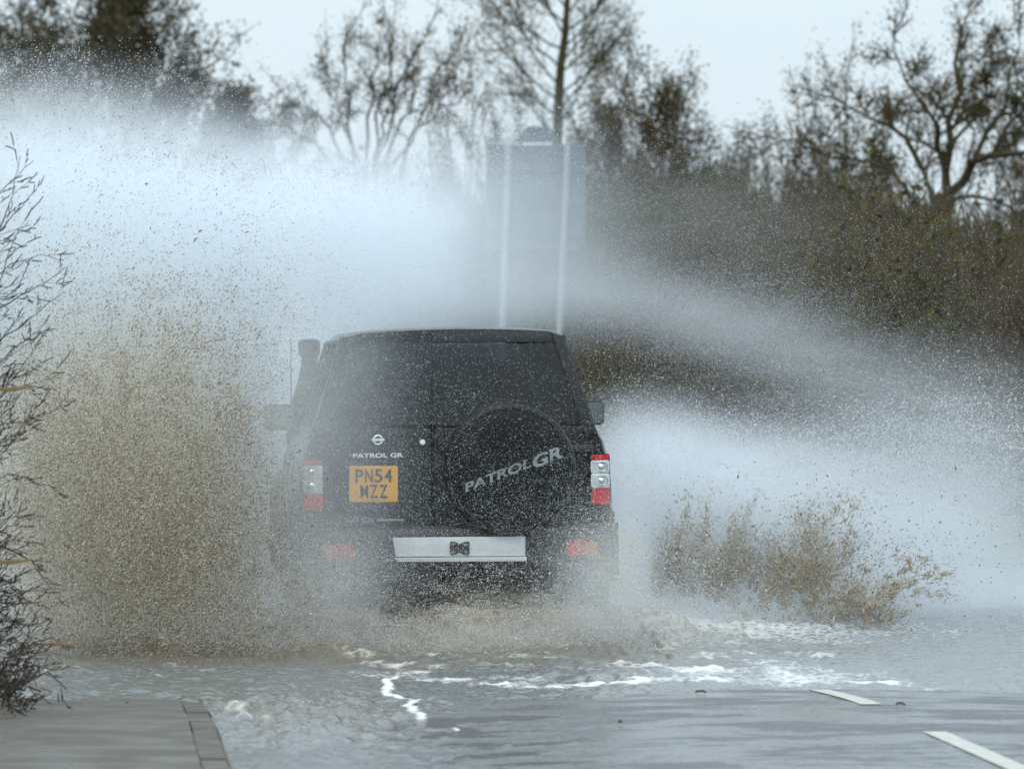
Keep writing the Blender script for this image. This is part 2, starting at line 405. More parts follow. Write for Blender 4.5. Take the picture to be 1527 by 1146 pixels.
# flood water: level 0, chopped up by the car
CARX, CARY = 2.2, 37.0
def wz(X, Y):
    churn = np.exp(-((X - 2.2)/1.9)**2 - ((Y - 37.6)/2.6)**2)
    side = np.exp(-((X - 2.2)/5.5)**2 - ((Y - 40)/7.5)**2)
    gut = np.exp(-((X - 0.9)/0.55)**2 - ((Y - 29.6)/1.8)**2)
    far = sstep(24, 27, Y)
    h = 0.022 * (fbm(X*4.2, Y*3.4, 4, 1) - 0.5) * far + 0.024 * (fbm(X*10, Y*6, 2, 41) - 0.5) * far
    h += 0.060 * (fbm(X*5, Y*3.5, 4, 2) - 0.5) * side + 0.12 * gut * (fbm(X*9, Y*4.5, 5, 5) - 0.42) + (0.012*far + 0.03*gut + .02*side) * (fbm(X*24, Y*7, 2, 61) - 0.5)
    h += 0.34 * churn * np.clip(fbm(X*2.4, Y*1.6, 5, 3) - 0.38, 0, 1)
    hump = np.exp(-((X - 2.35)/0.75)**2 - ((Y - 36.55)/0.35)**2) + 0.55*np.exp(-((X - 1.35)/0.35)**2 - ((Y - 36.7)/0.5)**2) + 0.4*np.exp(-((X - 3.3)/0.4)**2 - ((Y - 36.6)/0.5)**2)
    under = np.exp(-((X - 2.2)/0.95)**4 - ((Y - 39.6)/1.9)**4)
    h += under * (0.10 + 0.45*np.clip(fbm(X*3, Y*2, 4, 51) - 0.3, 0, 1))
    h += 1.0 * hump * np.clip(fbm(X*3.3, Y*2.2, 5, 33) - 0.22, 0, 1)
    h += 0.018 * np.clip(foam(X, Y), 0, .8) * (fbm(X*12, Y*9, 3, 44) - 0.25) + 0.03 * side * (fbm(X*1.3, Y*0.8, 2, 7) - 0.4)
    # low bow of the wake
    h += 0.035 * np.exp(-((Y - (33.9 + 0.9*np.sin(X*1.7) - 0.45*(X - 3)))/0.35)**2) * sstep(0.8, 1.6, X) * (1 - sstep(4.2, 4.9, X))
    return np.where(h > .16, .16 + .10*np.tanh((h - .16)/.10*.8), h)
def foam(X, Y):
    n1 = fbm(X*2.2, Y*1.1, 4, 11); n2 = fbm(X*9, Y*7, 4, 12)
    # thin foam line running towards the camera at X ~ 1.6
    xl = 1.60 + 0.035*np.sin(Y*2.3) + 0.11*(fbm(Y*3.2, Y*0+3, 5, 20) - 0.5)*2 + 0.10*sstep(29.2, 28.0, Y)
    f = 1.05*np.exp(-((X - xl)/0.030)**2) * sstep(27.9, 28.3, Y) * (1 - sstep(33.0, 34.0, Y))
    # wake foam apron behind the car
    edge = 32.2 + 0.55*np.sin(X*2.1 + 0.6) + 1.3*(n1 - 0.5) + 1.5*sstep(2.6, 1.2, X)
    ap = sstep(edge - 0.1, edge + 0.25, Y) * (1 - sstep(35.0, 38.5, Y)) * sstep(1.0, 1.7, X) * (1 - sstep(4.2, 4.6, X + 0.5*(n2-0.5)))
    st = fbm(X*5.0, Y*5.0, 5, 14)
    f = np.maximum(f, ap * (0.24 + 0.75*sstep(0.38, 0.75, st)*n2 + 0.28*np.exp(-((Y - edge - 0.3)/0.3)**2)*st*1.6))
    f = np.maximum(f, .62*np.exp(-((X - 3.75)/.45)**2 - ((Y - 32.9)/1.2)**2)*(.5 + n2))
    # churned patch by the kerb
    f = np.maximum(f, 0.5*np.exp(-((X - 0.85)/0.5)**2 - ((Y - 30.0)/1.9)**2) * sstep(.46, .70, fbm(X*9, Y*4.5, 5, 5)) * (0.4 + 1.1*fbm(X*22, Y*9, 2, 62)))
    f = np.maximum(f, 0.34*np.exp(-((X - 0.2)/1.2)**2 - ((Y - 34)/1.8)**2) * (0.5 + n2))
    f = np.maximum(f, 0.68*np.exp(-((X - 2.6)/3.4)**2 - ((Y - 39)/3.5)**2) * (0.55 + n1))
    return f
def mudf(X, Y):
    return np.clip(np.exp(-((X - 1.6)/2.2)**2 - ((Y - 37)/3)**2) * 1.3 + 1.3*np.exp(-((X - 1.0)/0.7)**2 - ((Y - 30)/2)**2) * fbm(X*4, Y*3, 3, 30), 0, 1)
ys = np.concatenate([np.linspace(22, 27, 70, endpoint=False), np.linspace(27, 40, 480, endpoint=False), np.linspace(40, 78, 500)])
tag(grid('flood_water', np.concatenate([np.linspace(-4, -0.8, 60, endpoint=False), np.linspace(-0.8, 5.2, 460, endpoint=False), np.linspace(5.2, 10.5, 150)]), ys, wz, M['water'], {'foam': foam, 'mud': mudf}), kind='structure')
#@@PART2
# ------------------------------------------------------------------ trees
class Tree:
    def __init__(s, seed): s.rg = random.Random(seed); s.trunk = MB(); s.crown = MB(); s.tips = []
    def rvec(s): return Vector((s.rg.gauss(0, 1), s.rg.gauss(0, 1), s.rg.gauss(0, 1))).normalized()
    def limb(s, p, d, L, r, depth, P, into=None):
        rg = s.rg; mb = into or s.crown
        n = 5 if depth > 1 else 4
        pts = [p.copy()]; dd = d.normalized(); step = L / n
        for i in range(n):
            dd = (dd + s.rvec() * P['wig'] + Vector((0, 0, P['up']))).normalized()
            pts.append(pts[-1] + dd * step)
        rad = [max(P['rmin'], r * (1 - 0.62 * i / n)) for i in range(n + 1)]
        if depth == 0: rad = [max(P['rmin'] * (1 - 0.5*i/n), 0.003) for i in range(n+1)]
        mb.tube(pts, rad, 5 if depth > 2 else 3, caps=False)
        s.children(pts, rad, L, depth, P)
    def children(s, pts, rad, L, depth, P, start=0.25):
        rg = s.rg
        if depth <= 0: s.tips.append(pts[-1]); s.tips.append(pts[len(pts)//2]); return
        n = len(pts) - 1
        k = P['kids'][min(depth, len(P['kids'])) - 1]
        for j in range(k):
            t = start + (1 - start) * (j + rg.random()) / k
            i = min(int(t * n), n - 1); f = t*n - i
            q = pts[i].lerp(pts[i+1], f); dl = (pts[i+1] - pts[i]).normalized()
            side = s.rvec(); side = (side - dl * side.dot(dl)).normalized(); side.y *= P.get('flat', 1)
            a = R(rg.uniform(*P['ang']))
            nd = dl * math.cos(a) + side * math.sin(a)
            s.limb(q, nd, L * rg.uniform(*P['ratio']) * (1.15 - 0.45*t), rad[i] * 0.62, depth - 1, P)
        # leader
        s.limb(pts[-1], pts[-1] - pts[-2], L * 0.62, rad[-1], depth - 1, P)
    def foliage(s, n, size, spread, near=None):
        """small leaf quads round the branch ends"""
        rg = s.rg; mb = MB()
        tips = s.tips
        for _ in range(n):
            c = rg.choice(tips) + Vector((rg.gauss(0, spread), rg.gauss(0, spread), rg.gauss(0, spread)))
            u = s.rvec(); v = u.cross(s.rvec()).normalized(); z = size * rg.uniform(0.5, 1.3)
            mb.add([c - u*z, c + v*z*0.6, c + u*z, c - v*z*0.6], [(0, 1, 2, 3)])
        return mb

def finish_tree(T, name, label, cat, base, mtrunk, mcrown, fol=None, mfol=None, group=None):
    root = empty(name, base); tag(root, label, cat, group)
    off = Vector(base)
    for mb, nm, m in ((T.trunk, 'trunk', mtrunk), (T.crown, 'crown', mcrown)):
        if not mb.v: continue
        mb.v = [tuple(Vector(p) - off) for p in mb.v]
        mb.build(nm, m, root, smooth=60, fix=False)
    if fol:
        fol.v = [tuple(Vector(p) - off) for p in fol.v]
        fol.build('foliage', mfol, root, smooth=0, fix=False)
    return root

def auto_tree(name, label, cat, px, Y, top_py, spread_px, seed, P, mt, mc, trunk_r=0.15, fork=0.35, limbs=7, depth=3, fol=0, fsize=0.05, fspread=0.2, mf=None, lean=0, group=None, gz=-0.1):
    T = Tree(seed); rg = T.rg
    b = W(px, 537, Y); b.z = gz
    H = W(px, top_py, Y).z - gz
    S = spread_px / FPX * Y
    pts = [b.copy()]; n = 8
    for i in range(n): pts.append(b + Vector((lean*(i+1)/n + rg.gauss(0, 0.012*H)*(i > 0), rg.gauss(0, 0.012*H), H*0.86*(i+1)/n)))
    rad = [trunk_r*(1 - 0.85*i/n) + 0.01 for i in range(n+1)]
    T.trunk.tube(pts, rad, 8)
    for j in range(limbs):
        t = fork + (1 - fork) * (j + rg.random()*0.7) / limbs
        i = min(int(t*n), n-1); q = pts[i].lerp(pts[i+1], t*n - i)
        a = 2.4*j + rg.random(); el = P['el'][0] + (P['el'][1]-P['el'][0])*t
        d = Vector((math.cos(a)*math.cos(R(el)), 0.6*math.sin(a)*math.cos(R(el)), math.sin(R(el))))
        env = (1 - 0.6*max(0, (t - 0.6)/0.4)) * (0.75 + 0.5*rg.random())
        T.limb(q, d, S*0.5*env*P.get('len', 0.62), rad[i]*0.55, depth, P)
    F = T.foliage(fol, fsize, fspread) if fol else None
    return finish_tree(T, name, label, cat, b, mt, mc, F, mf, group)

Ptree = dict(wig=0.30, up=0.03, len=0.85, rmin=0.012, kids=[4, 4, 4, 3], ang=(25, 60), ratio=(0.5, 0.72), el=(15, 65))
Pshrub = dict(wig=0.20, up=0.08, rmin=0.010, kids=[4, 4, 4], ang=(18, 50), ratio=(0.5, 0.75), el=(40, 80))

# tall ivy-clad trees at the upper left
auto_tree('ivy_tree', 'dark ivy-covered tree behind the spray in the top left corner, leftmost of all', 'tree', 30, 125, 10, 330, 11, Ptree, M['barkd'], M['barkd'], 0.14, 0.50, 15, 3, 9000, 0.045, 0.11, M['ivy'])
auto_tree('ivy_tree', 'tall dark ivy-covered tree rising above the left plume of spray, second from the left', 'tree', 165, 120, -20, 430, 12, Ptree, M['barkd'], M['barkd'], 0.16, 0.50, 20, 3, 15000, 0.045, 0.11, M['ivy'])
auto_tree('ivy_tree', 'small round-headed dark tree just right of the tall ivy-covered trees', 'tree', 350, 130, 80, 170, 13, Ptree, M['barkd'], M['barkd'], 0.10, 0.66, 13, 3, 7000, 0.045, 0.14, M['ivy'])

# hawthorn with sparse upright shoots
T = Tree(21); b = W(560, 537, 115); b.z = -0.1
for (x, y, px_, py_) in [(560, 240, 588, 50), (560, 240, 640, 45), (575, 240, 655, 95), (545, 250, 565, 45), (540, 250, 480, 105), (530, 255, 515, 60), (580, 250, 690, 150), (520, 260, 440, 150), (560, 230, 610, 110), (500, 260, 410, 180), (600, 250, 680, 70)]:
    p0, p1 = W(x, y, 115), W(px_, py_, 115 + T.rg.uniform(-1, 1)); n = 7
    pts = [p0.lerp(p1, i/n) + T.rvec()*0.10*(0 < i) + Vector((0, 0, 0.25*math.sin(i/n*3.1))) for i in range(n+1)]
    rad = [0.032*(1 - 0.75*i/n) for i in range(n+1)]
    T.trunk.tube([b + Vector((T.rg.gauss(0, .15), T.rg.gauss(0, .15), 0)), p0], [0.09, 0.05], 6); T.crown.tube(pts, rad, 4)
    T.children(pts, rad, (p1-p0).length*0.55, 2, dict(Pshrub, kids=[4, 7], ang=(30, 75), ratio=(0.28, 0.5)))
F = MB()
F = T.foliage(9000, 0.026, 0.08)
finish_tree(T, 'hawthorn_tree', 'bare hawthorn with long spiky shoots against the sky, left of the sign posts', 'tree', b, M['bark'], M['bark'], F, M['hedgebrown'])

# slender tree behind the sign
T = Tree(31); Y0 = 128; b = W(828, 537, Y0); b.z = -0.1
pl = [b] + [W(x, y, Y0) for x, y in [(826, 400), (830, 300), (831, 215), (833, 150), (836, 100), (843, 50), (846, 0), (850, -60), (852, -120)]]
rad = [0.13, 0.12, 0.115, 0.105, 0.095, 0.085, 0.075, 0.06, 0.045, 0.025]
T.trunk.tube(pl, rad, 8)
Ps = dict(wig=0.20, up=0.03, rmin=0.011, kids=[5, 5, 4], ang=(25, 60), ratio=(0.45, 0.7), el=(0, 0))
for j in range(26):
    t = (j + T.rg.random()) / 26; k = 3 + t*(len(pl) - 4.01); i = int(k); q = pl[i].lerp(pl[i+1], k - i)
    sgn = 1 if j % 2 else -1
    L = (1.55 - 0.55*t) * T.rg.uniform(0.6, 1.1) * (0.8 if t < 0.15 else 1)
    d = Vector((sgn, T.rg.uniform(-0.5, 0.5), T.rg.uniform(0.35, 1.1)))
    T.limb(q, d, L*1.25, 0.03, 2, Ps)
F = T.foliage(11000, 0.028, 0.09)
finish_tree(T, 'slender_tree', 'tall slender tree with one straight trunk and sparse crown, directly behind the sign', 'tree', b, M['barkd'], M['bark'], F, M['hedgegreen'])

# big bare oak on the right
T = Tree(41); Y0 = 92
def P_(l, dy=0): return [W(x, y, Y0 + dy*i) for i, (x, y) in enumerate(l)]
tr = P_([(1372, 560), (1378, 460), (1386, 380), (1396, 330), (1412, 292)])
T.trunk.tube([Vector((tr[0].x, tr[0].y, -0.1))] + tr, [0.30, 0.27, 0.25, 0.22, 0.2, 0.16], 10)
Po = dict(wig=0.30, up=0.03, rmin=0.010, kids=[6, 5, 5, 5], ang=(28, 70), ratio=(0.42, 0.66), el=(0, 0))
for pth, r0, dy in [([(1412, 292), (1410, 255), (1418, 215), (1414, 180), (1432, 140), (1424, 95), (1430, 60)], 0.10, 0.2),
                ([(1412, 292), (1436, 272), (1452, 240), (1480, 232), (1527, 228), (1580, 205), (1640, 190)], 0.11, -0.2),
                ([(1396, 330), (1390, 290), (1372, 245), (1350, 205), (1322, 185), (1300, 178), (1268, 160)], 0.08, 0.1),
                ([(1410, 255), (1398, 220), (1400, 190), (1380, 160), (1350, 120), (1340, 90)], 0.06, -0.3),
                ([(1390, 345), (1365, 300), (1330, 255), (1290, 240), (1240, 235), (1195, 215)], 0.06, 0.3),
                ([(1452, 240), (1470, 200), (1500, 160), (1505, 110), (1520, 75)], 0.06, 0.3),
                ([(1400, 300), (1450, 292), (1490, 300), (1540, 330), (1580, 350)], 0.05, -0.3),
                ([(1480, 232), (1500, 190), (1540, 150), (1570, 100)], 0.05, 0.1),
                ([(1418, 215), (1450, 180), (1470, 140), (1475, 95)], 0.045, -0.1)]:
    pts = P_(pth, dy); n = len(pts) - 1; rad = [0.72*r0*(1 - 0.7*i/n) for i in range(n+1)]
    T.crown.tube(pts, rad, 6); T.children(pts, rad, (pts[-1]-pts[0]).length*0.42, 3, dict(Po, kids=[4, 5, 8]), 0.2)
F = T.foliage(24000, 0.020, 0.09)
finish_tree(T, 'oak_tree', 'big spreading bare oak with forked crooked limbs on the right', 'tree', tr[0]*1.0 - Vector((0, 0, tr[0].z + 0.1)), M['barkd'], M['barkd'], F, M['hedgebrown'])

# shrubs standing in the hedge rows: (px, top, spread, Y, seed, material, leaves)
def shrub(name, label, px, top, spread, Y, seed, mt, fol, mf, stems=9, depth=2, group=None, cat='shrub', dens=1.0, r=0.035, base_py=None):
    T = Tree(seed); rg = T.rg; b = W(px, 537, Y); b.z = -0.1
    H = W(px, top, Y).z + 0.1; S = spread/FPX*Y/2
    for j in range(stems):
        a = 2.4*j; rr = math.sqrt((j + 0.5)/stems)
        tgt = b + Vector((math.cos(a)*S*rr, math.sin(a)*S*rr*0.9, H*(1.0 - 0.42*rr*rr)*rg.uniform(0.86, 1.04)))
        n = 7; pts = []
        for i in range(n+1):
            t = i/n; p = b.lerp(tgt, t); p.x = b.x + (tgt.x-b.x)*t**0.8; p.y = b.y + (tgt.y-b.y)*t**0.8
            pts.append(p + T.rvec()*0.05*(0 < i))
        rad = [r*(1 - 0.75*i/n) for i in range(n+1)]
        T.trunk.tube(pts[:4], rad[:4], 5); T.crown.tube(pts[3:], rad[3:], 4)
        T.children(pts, rad, H*0.20*dens, depth, dict(Pshrub, kids=[4, 5 if depth > 1 else 9, 9]), 0.3)
    F = T.foliage(int(fol*1.6), 0.028, 0.09) if fol else None
    return finish_tree(T, name, label, cat, b, mt, mt, F, mf, group)

shrub('thorn_bush', 'brown thorny bush with arching twig tips, right beside the sign', 965, 160, 310, 108, 51, M['barkr'], 60000, M['hedgebrown'], 46)
shrub('thorn_bush', 'reddish thin-twigged bush just left of the sign panel', 690, 150, 150, 118, 52, M['barkr'], 5000, M['hedgebrown'], 12)
shrub('thorn_bush', 'low twiggy bush in the gap right of the thorny bush by the sign', 1125, 225, 150, 112, 53, M['bark'], 6000, M['hedgebrown'], 11)
shrub('thorn_bush', 'pale grey-brown twiggy bush left of the big oak crown', 1245, 145, 190, 104, 54, M['bark'], 5000, M['hedgebrown'], 14)
shrub('thorn_bush', 'dense olive bush under the left limbs of the oak', 1290, 215, 150, 98, 55, M['bark'], 12000, M['hedgegreen'], 12)
shrub('thorn_bush', 'dark brown bush at the right edge behind the oak', 1530, 150, 170, 100, 56, M['bark'], 7000, M['hedgebrown'], 12)
shrub('thorn_bush', 'dark bush between the round-headed tree and the hawthorn', 430, 165, 120, 126, 57, M['barkd'], 7000, M['ivy'], 10)
shrub('thorn_bush', 'dark low bush below the tall ivy-covered trees', 250, 150, 130, 124, 58, M['barkd'], 8000, M['ivy'], 10)
shrub('thorn_bush', 'olive-brown bush in the middle of the row, between the hawthorn and the sign', 760, 160, 110, 134, 59, M['bark'], 3000, M['hedgebrown'], 9)

# hedges: a lumpy twiggy mass along a line, inner wood plus leaf and twig faces
def hedge(name, label, line, width, height, seed, nleaf, ntwig, m1, m2, kind=None, cat='hedge', tw=0.5, lsize=0.05):
    rg = np.random.default_rng(seed)
    L = np.array(line, dtype=float)
    seg = np.linalg.norm(np.diff(L[:, :2], axis=0), axis=1); cum = np.concatenate([[0], np.cumsum(seg)]); tot = cum[-1]
    def at(s):
        x = np.interp(s, cum, L[:, 0]); y = np.interp(s, cum, L[:, 1]); h = np.interp(s, cum, L[:, 2]); return x, y, h
    root = empty(name, (L[0, 0], L[0, 1], 0)); tag(root, label, cat, kind=kind)
    off = np.array([L[0, 0], L[0, 1], 0])
    # core
    ns, na = int(tot/0.5) + 2, 18
    S = np.linspace(0, tot, ns); A = np.linspace(-0.15, math.pi + 0.15, na)
    SS, AA = np.meshgrid(S, A, indexing='ij'); x, y, h = at(SS)
    x2, y2, _ = at(np.minimum(SS + 0.5, tot)); x1, y1, _ = at(np.maximum(SS - 0.5, 0)); dx, dy = x2-x1, y2-y1
    nn = np.hypot(dx, dy) + 1e-9; nx, ny = dy/nn, -dx/nn
    bump = 0.80 + 0.35*(fbm(SS*0.55, AA*1.4, 4, seed) - 0.5)*2
    hv = h * (0.80 + 0.36*fbm(SS*0.30, SS*0, 3, seed+5))
    rx = width/2*0.8*np.cos(AA)*bump; rz = np.sin(AA)**0.7 if False else np.abs(np.sin(AA))**0.6*np.sign(np.sin(AA))
    V = np.stack([x + nx*rx, y + ny*rx, -0.1 + rz*hv*0.86*bump], -1)
    idx = np.arange(ns*na).reshape(ns, na)
    F = np.stack([idx[:-1, :-1], idx[:-1, 1:], idx[1:, 1:], idx[1:, :-1]], -1).reshape(-1, 4)
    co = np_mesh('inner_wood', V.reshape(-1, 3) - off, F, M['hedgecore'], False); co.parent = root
    def surf(n, spread):
        s = rg.random(n)*tot; a = rg.random(n)*math.pi
        x, y, h = at(s); x2, y2, _ = at(np.minimum(s+0.5, tot)); x1, y1, _ = at(np.maximum(s-0.5, 0)); dx, dy = x2-x1, y2-y1
        nn = np.hypot(dx, dy)+1e-9; nx, ny = dy/nn, -dx/nn
        b = 0.80 + 0.35*(fbm(s*0.55, a*1.4, 4, seed) - 0.5)*2
        hv = h*(0.80 + 0.36*fbm(s*0.30, s*0, 3, seed+5))
        q = 1 + rg.normal(0, spread, n); rx = width/2*np.cos(a)*b*q
        return np.stack([x + nx*rx, y + ny*rx, np.maximum(-0.1 + np.abs(np.sin(a))**0.6*hv*b*q, 0)], -1), s, a
    # leaves
    C, s, a = surf(nleaf, 0.09)
    keep = fbm(s*1.5, a*3, 3, seed+9) > 0.42; C = C[keep]; n = len(C)
    u = rg.normal(size=(n, 3)); u /= np.linalg.norm(u, axis=1, keepdims=True); v = rg.normal(size=(n, 3)); v = np.cross(u, v); v /= np.linalg.norm(v, axis=1, keepdims=True)
    z = lsize*rg.uniform(0.5, 1.5, (n, 1))
    V = np.stack([C-u*z, C+v*z*.6, C+u*z, C-v*z*.6], 1).reshape(-1, 3) - off
    o = np_mesh('foliage', V, np.arange(4*n).reshape(-1, 4), m1, False); o.parent = root
    # twigs: thin long upright blades of wood (three-sided)
    C, s, a = surf(ntwig, 0.06); n = len(C)
    d = np.stack([rg.normal(0, .35, n), rg.normal(0, .35, n), 0.8 + 0*C[:, 0]], -1); d /= np.linalg.norm(d, axis=1, keepdims=True)
    ln = tw*rg.uniform(0.4, 1.5, (n, 1)); r = 0.010*rg.uniform(0.6, 1.5, (n, 1))
    e1 = np.cross(d, [0, 1, 0]); e1 /= np.linalg.norm(e1, axis=1, keepdims=True); e2 = np.cross(d, e1)
    V = np.stack([C + e1*r, C - e1*r*.5 + e2*r*.87, C - e1*r*.5 - e2*r*.87, C + d*ln], 1).reshape(-1, 3) - off
    b = np.arange(n)*4
    F = np.concatenate([np.stack([b, b+1, b+3], -1), np.stack([b+1, b+2, b+3], -1), np.stack([b+2, b, b+3], -1)])
    o = np_mesh('twigs', V, F, m2, False); o.parent = root
    return root

hedge('hedge', 'tall rough brown and green hedge running along the right side of the road', [(10.2, 56, 3.0), (10.0, 64, 3.3), (9.8, 75, 3.6), (9.6, 90, 4.0), (9.2, 105, 4.6), (8.6, 125, 4.8)], 3.0, 4, 61, 60000, 30000, M['hedgegreen'], M['barkr'], tw=0.6)
hedge('hedge', 'dark distant hedge across the end of the road behind the spray', [(-9, 138, 5.6), (-2, 138, 5.6), (2, 139, 5.2), (5, 139, 5.6), (8, 138, 5.4), (12, 134, 5), (18, 128, 5)], 3.5, 5, 62, 50000, 20000, M['hedgebrown'], M['barkd'], tw=0.7, lsize=0.07)
hedge('hedge', 'ragged brown hedge beneath the big oak at the right edge', [(9.6, 99, 4.6), (12.0, 90, 4.3), (15.0, 86, 4.3), (19, 84, 4.3)], 3.0, 4, 63, 30000, 15000, M['hedgebrown'], M['barkr'], tw=0.7)
hedge('hedge', 'low dark shrubby hedge with reddish shoots at the right edge, nearest on that side', [(9.4, 61, 2.6), (10.5, 58, 3.0), (11.8, 55, 3.1)], 1.8, 3, 64, 14000, 9000, M['hedgebrown'], M['barkr'], tw=0.8)

# ------------------------------------------------------------------ road sign seen from behind
Ys = 103.0
def sgn(px, py): p = W(px, py, Ys); return p
root = empty('road_sign', (sgn(798, 537).x, Ys, 0)); tag(root, 'grey back of a large road sign on two pale posts beyond the car', 'road sign'); off = Vector(root.location)
def rel(p, dy=0): q = p - off; return (q.x, q.y + dy, q.z)
a, b_, c, d = sgn(727, 217), sgn(874, 215), sgn(872, 372), sgn(722, 372)
mb = MB(); mb.prism([(0, 0), (1, 0), (1, 1), (0, 1)], lambda u, v: rel(a.lerp(b_, u).lerp(d.lerp(c, u), v), 0.0), lambda u, v: rel(a.lerp(b_, u).lerp(d.lerp(c, u), v), 0.035))
mb.build('panel', M['sign'], root, smooth=0)
mb = MB(); t = [(-0.46, 0.0), (-0.20, 0.27), (0.22, 0.27), (0.46, 0.0)]; cx = sgn(802, 213)
mb.prism(t, lambda u, v: rel(cx + Vector((u*0.85, 0, v)), 0.0), lambda u, v: rel(cx + Vector((u*0.85, 0, v)), 0.035))
mb.build('top_plate', M['sign'], root, smooth=0)
for (x0, y0, x1) in ((758, 216, 742), (846, 214, 826)):
    p0, p1 = sgn(x0, y0), sgn(x1, 690); dirv = (p0 - p1); p1 = p1 - dirv * ((p1.z + 0.3) / dirv.z)
    mb = MB(); mb.tube([rel(p1, -0.06), rel(p0, -0.06)], 0.055, 12); mb.build('post', M['post'], root)
for py in (255, 305, 352):
    p0, p1 = sgn(729, py), sgn(871, py); mb = MB()
    mb.box((p0.x-off.x, -0.004-0.03, p0.z-0.02), (p1.x-off.x, -0.003, p0.z+0.02)); mb.build('rail', M['sign'], root)

# ------------------------------------------------------------------ near bare hedge on the left
T = Tree(71); rg = T.rg
Pn = dict(wig=0.16, up=0.02, rmin=0.0011, kids=[2, 3], ang=(20, 55), ratio=(0.35, 0.6), el=(0, 0))
def shoot(path, r0, Y, kids=5, depth=1, kl=0.3):
    pts = [W(x, y, Y) for x, y in path]
    P2 = []
    for i in range(len(pts)-1):
        for k in range(3): P2.append(pts[i].lerp(pts[i+1], k/3) + (T.rvec()*0.006 if (i or k) else Vector()))
    P2.append(pts[-1]); n = len(P2)-1; rad = [max(0.0015, r0*(1-0.8*i/n)) for i in range(n+1)]
    T.crown.tube(P2, rad, 5, caps=False); L = (pts[-1]-pts[0]).length
    for j in range(kids):
        t = 0.2 + 0.75*(j + rg.random())/kids; i = min(int(t*n), n-1); q = P2[i]; dl = (P2[i+1]-P2[i]).normalized()
        s_ = T.rvec(); s_ = (s_ - dl*s_.dot(dl)).normalized(); s_.y *= .5; a = R(rg.uniform(20, 50))
        T.limb(q, dl*math.cos(a) + s_*math.sin(a), L*kl*rg.uniform(0.4, 1), rad[i]*0.6, depth, Pn)
for k, (pth, r) in enumerate([
    ([(-40, 400), (0, 340), (18, 290), (30, 232)], 4), ([(-30, 320), (10, 275), (50, 240)], 3), ([(-20, 370), (20, 320), (55, 283)], 3.5),
    ([(-30, 430), (15, 395), (60, 380), (95, 388)], 2.5), ([(-20, 470), (30, 440), (70, 420), (98, 398)], 3.5), ([(-20, 520), (25, 490), (70, 455), (96, 436)], 3.5),
    ([(-20, 560), (20, 520), (60, 490), (70, 478)], 3), ([(-20, 600), (20, 565), (45, 530), (55, 510)], 3), ([(-30, 620), (10, 585), (40, 575), (75, 580)], 2.5),
    ([(-30, 640), (20, 630), (45, 632), (95, 602)], 2.5), ([(-40, 520), (-5, 430), (20, 360), (28, 340)], 3.5), ([(-40, 590), (0, 510), (30, 470)], 3.5),
    ([(-30, 700), (10, 670), (35, 640), (40, 600)], 3), ([(-20, 720), (15, 706), (50, 716), (85, 728)], 2.5), ([(-20, 780), (20, 770), (70, 770)], 2.5),
    ([(-30, 800), (15, 820), (48, 836), (78, 838)], 5), ([(48, 836), (66, 866), (95, 900)], 2.5), ([(-10, 850), (30, 880), (60, 930), (95, 965)], 2.5),
    ([(-20, 1010), (10, 1040), (50, 1010), (90, 988)], 5), ([(70, 1000), (90, 1020), (98, 1050), (108, 1075)], 2.5), ([(-20, 1090), (40, 1084), (110, 1086), (185, 1080)], 4),
    ([(30, 1086), (70, 1092), (105, 1106)], 2.5), ([(50, 1084), (80, 1060), (95, 1044)], 2.5), ([(-20, 960), (20, 950), (50, 975), (64, 1000)], 3),
    ([(-20, 900), (20, 925), (55, 960)], 2.5), ([(-10, 880), (20, 860), (50, 852)], 2.5)]):
    shoot(pth, r*0.0012, 30.5 + rg.uniform(-0.8, 0.8), 4, 1, 0.22)
for k in range(55):
    y0 = rg.uniform(330, 1000); ang = R(rg.uniform(-5, 62)); L = rg.uniform(35, 115)*(0.8 if y0 < 420 else 1); x0 = -rg.uniform(15, 60)
    shoot([(x0, y0), (x0 + L*0.5*math.cos(ang), y0 - L*0.5*math.sin(ang)), (x0 + L*math.cos(ang*0.8), y0 - L*math.sin(ang))], 0.0024, 30.5 + rg.uniform(-1.5, 1.5), 3, 1, 0.35)
for k in range(150):
    y0 = 800 + 330*math.sqrt(rg.random()); ang = R(rg.uniform(-60, 75)); L = rg.uniform(25, 85); x0 = -rg.uniform(20, 60) + 22*(y0 > 960)
    shoot([(x0, y0), (x0 + L*0.5*math.cos(ang), y0 - L*0.5*math.sin(ang)), (x0 + L*math.cos(ang*0.8), y0 - L*math.sin(ang))], 0.0026, 30.3 + rg.uniform(-1.5, 1.5), 4, 1, 0.4)
# main stems
for k in range(12):
    x0 = rg.uniform(-110, -25); yy = 30.5 + rg.uniform(-1.5, 1.5); q = W(x0, 1100, yy)
    T.trunk.tube([Vector((q.x, q.y, 0.05)), W(x0 + rg.uniform(-10, 10), 800, yy), W(x0 + rg.uniform(-10, 15), 560, yy), W(x0 + rg.uniform(-10, 25), 330, yy)], [0.02, 0.015, 0.009, 0.003], 6)
for k in range(200):   # the thick twiggy part just off the frame
    y0 = rg.uniform(300, 1120); x0 = -rg.uniform(40, 300); yy = 30.5 + rg.uniform(-2, 3); ang = rg.uniform(0, 6.28); L = rg.uniform(40, 120)
    T.crown.tube([W(x0, y0, yy), W(x0 + L*.5*math.cos(ang), y0 - L*.5*math.sin(ang) - 6, yy + .05), W(x0 + min(L*math.cos(ang), -x0-12), y0 - L*math.sin(ang), yy)], [0.005, 0.003, 0.0015], 3, caps=False)
finish_tree(T, 'bare_hedge', 'leafless dark hedge with long thin twigs at the left edge, nearest the camera', 'hedge', (W(-40, 1100, 30.5).x, 30.5, 0), M['twigf'], M['twigf'])

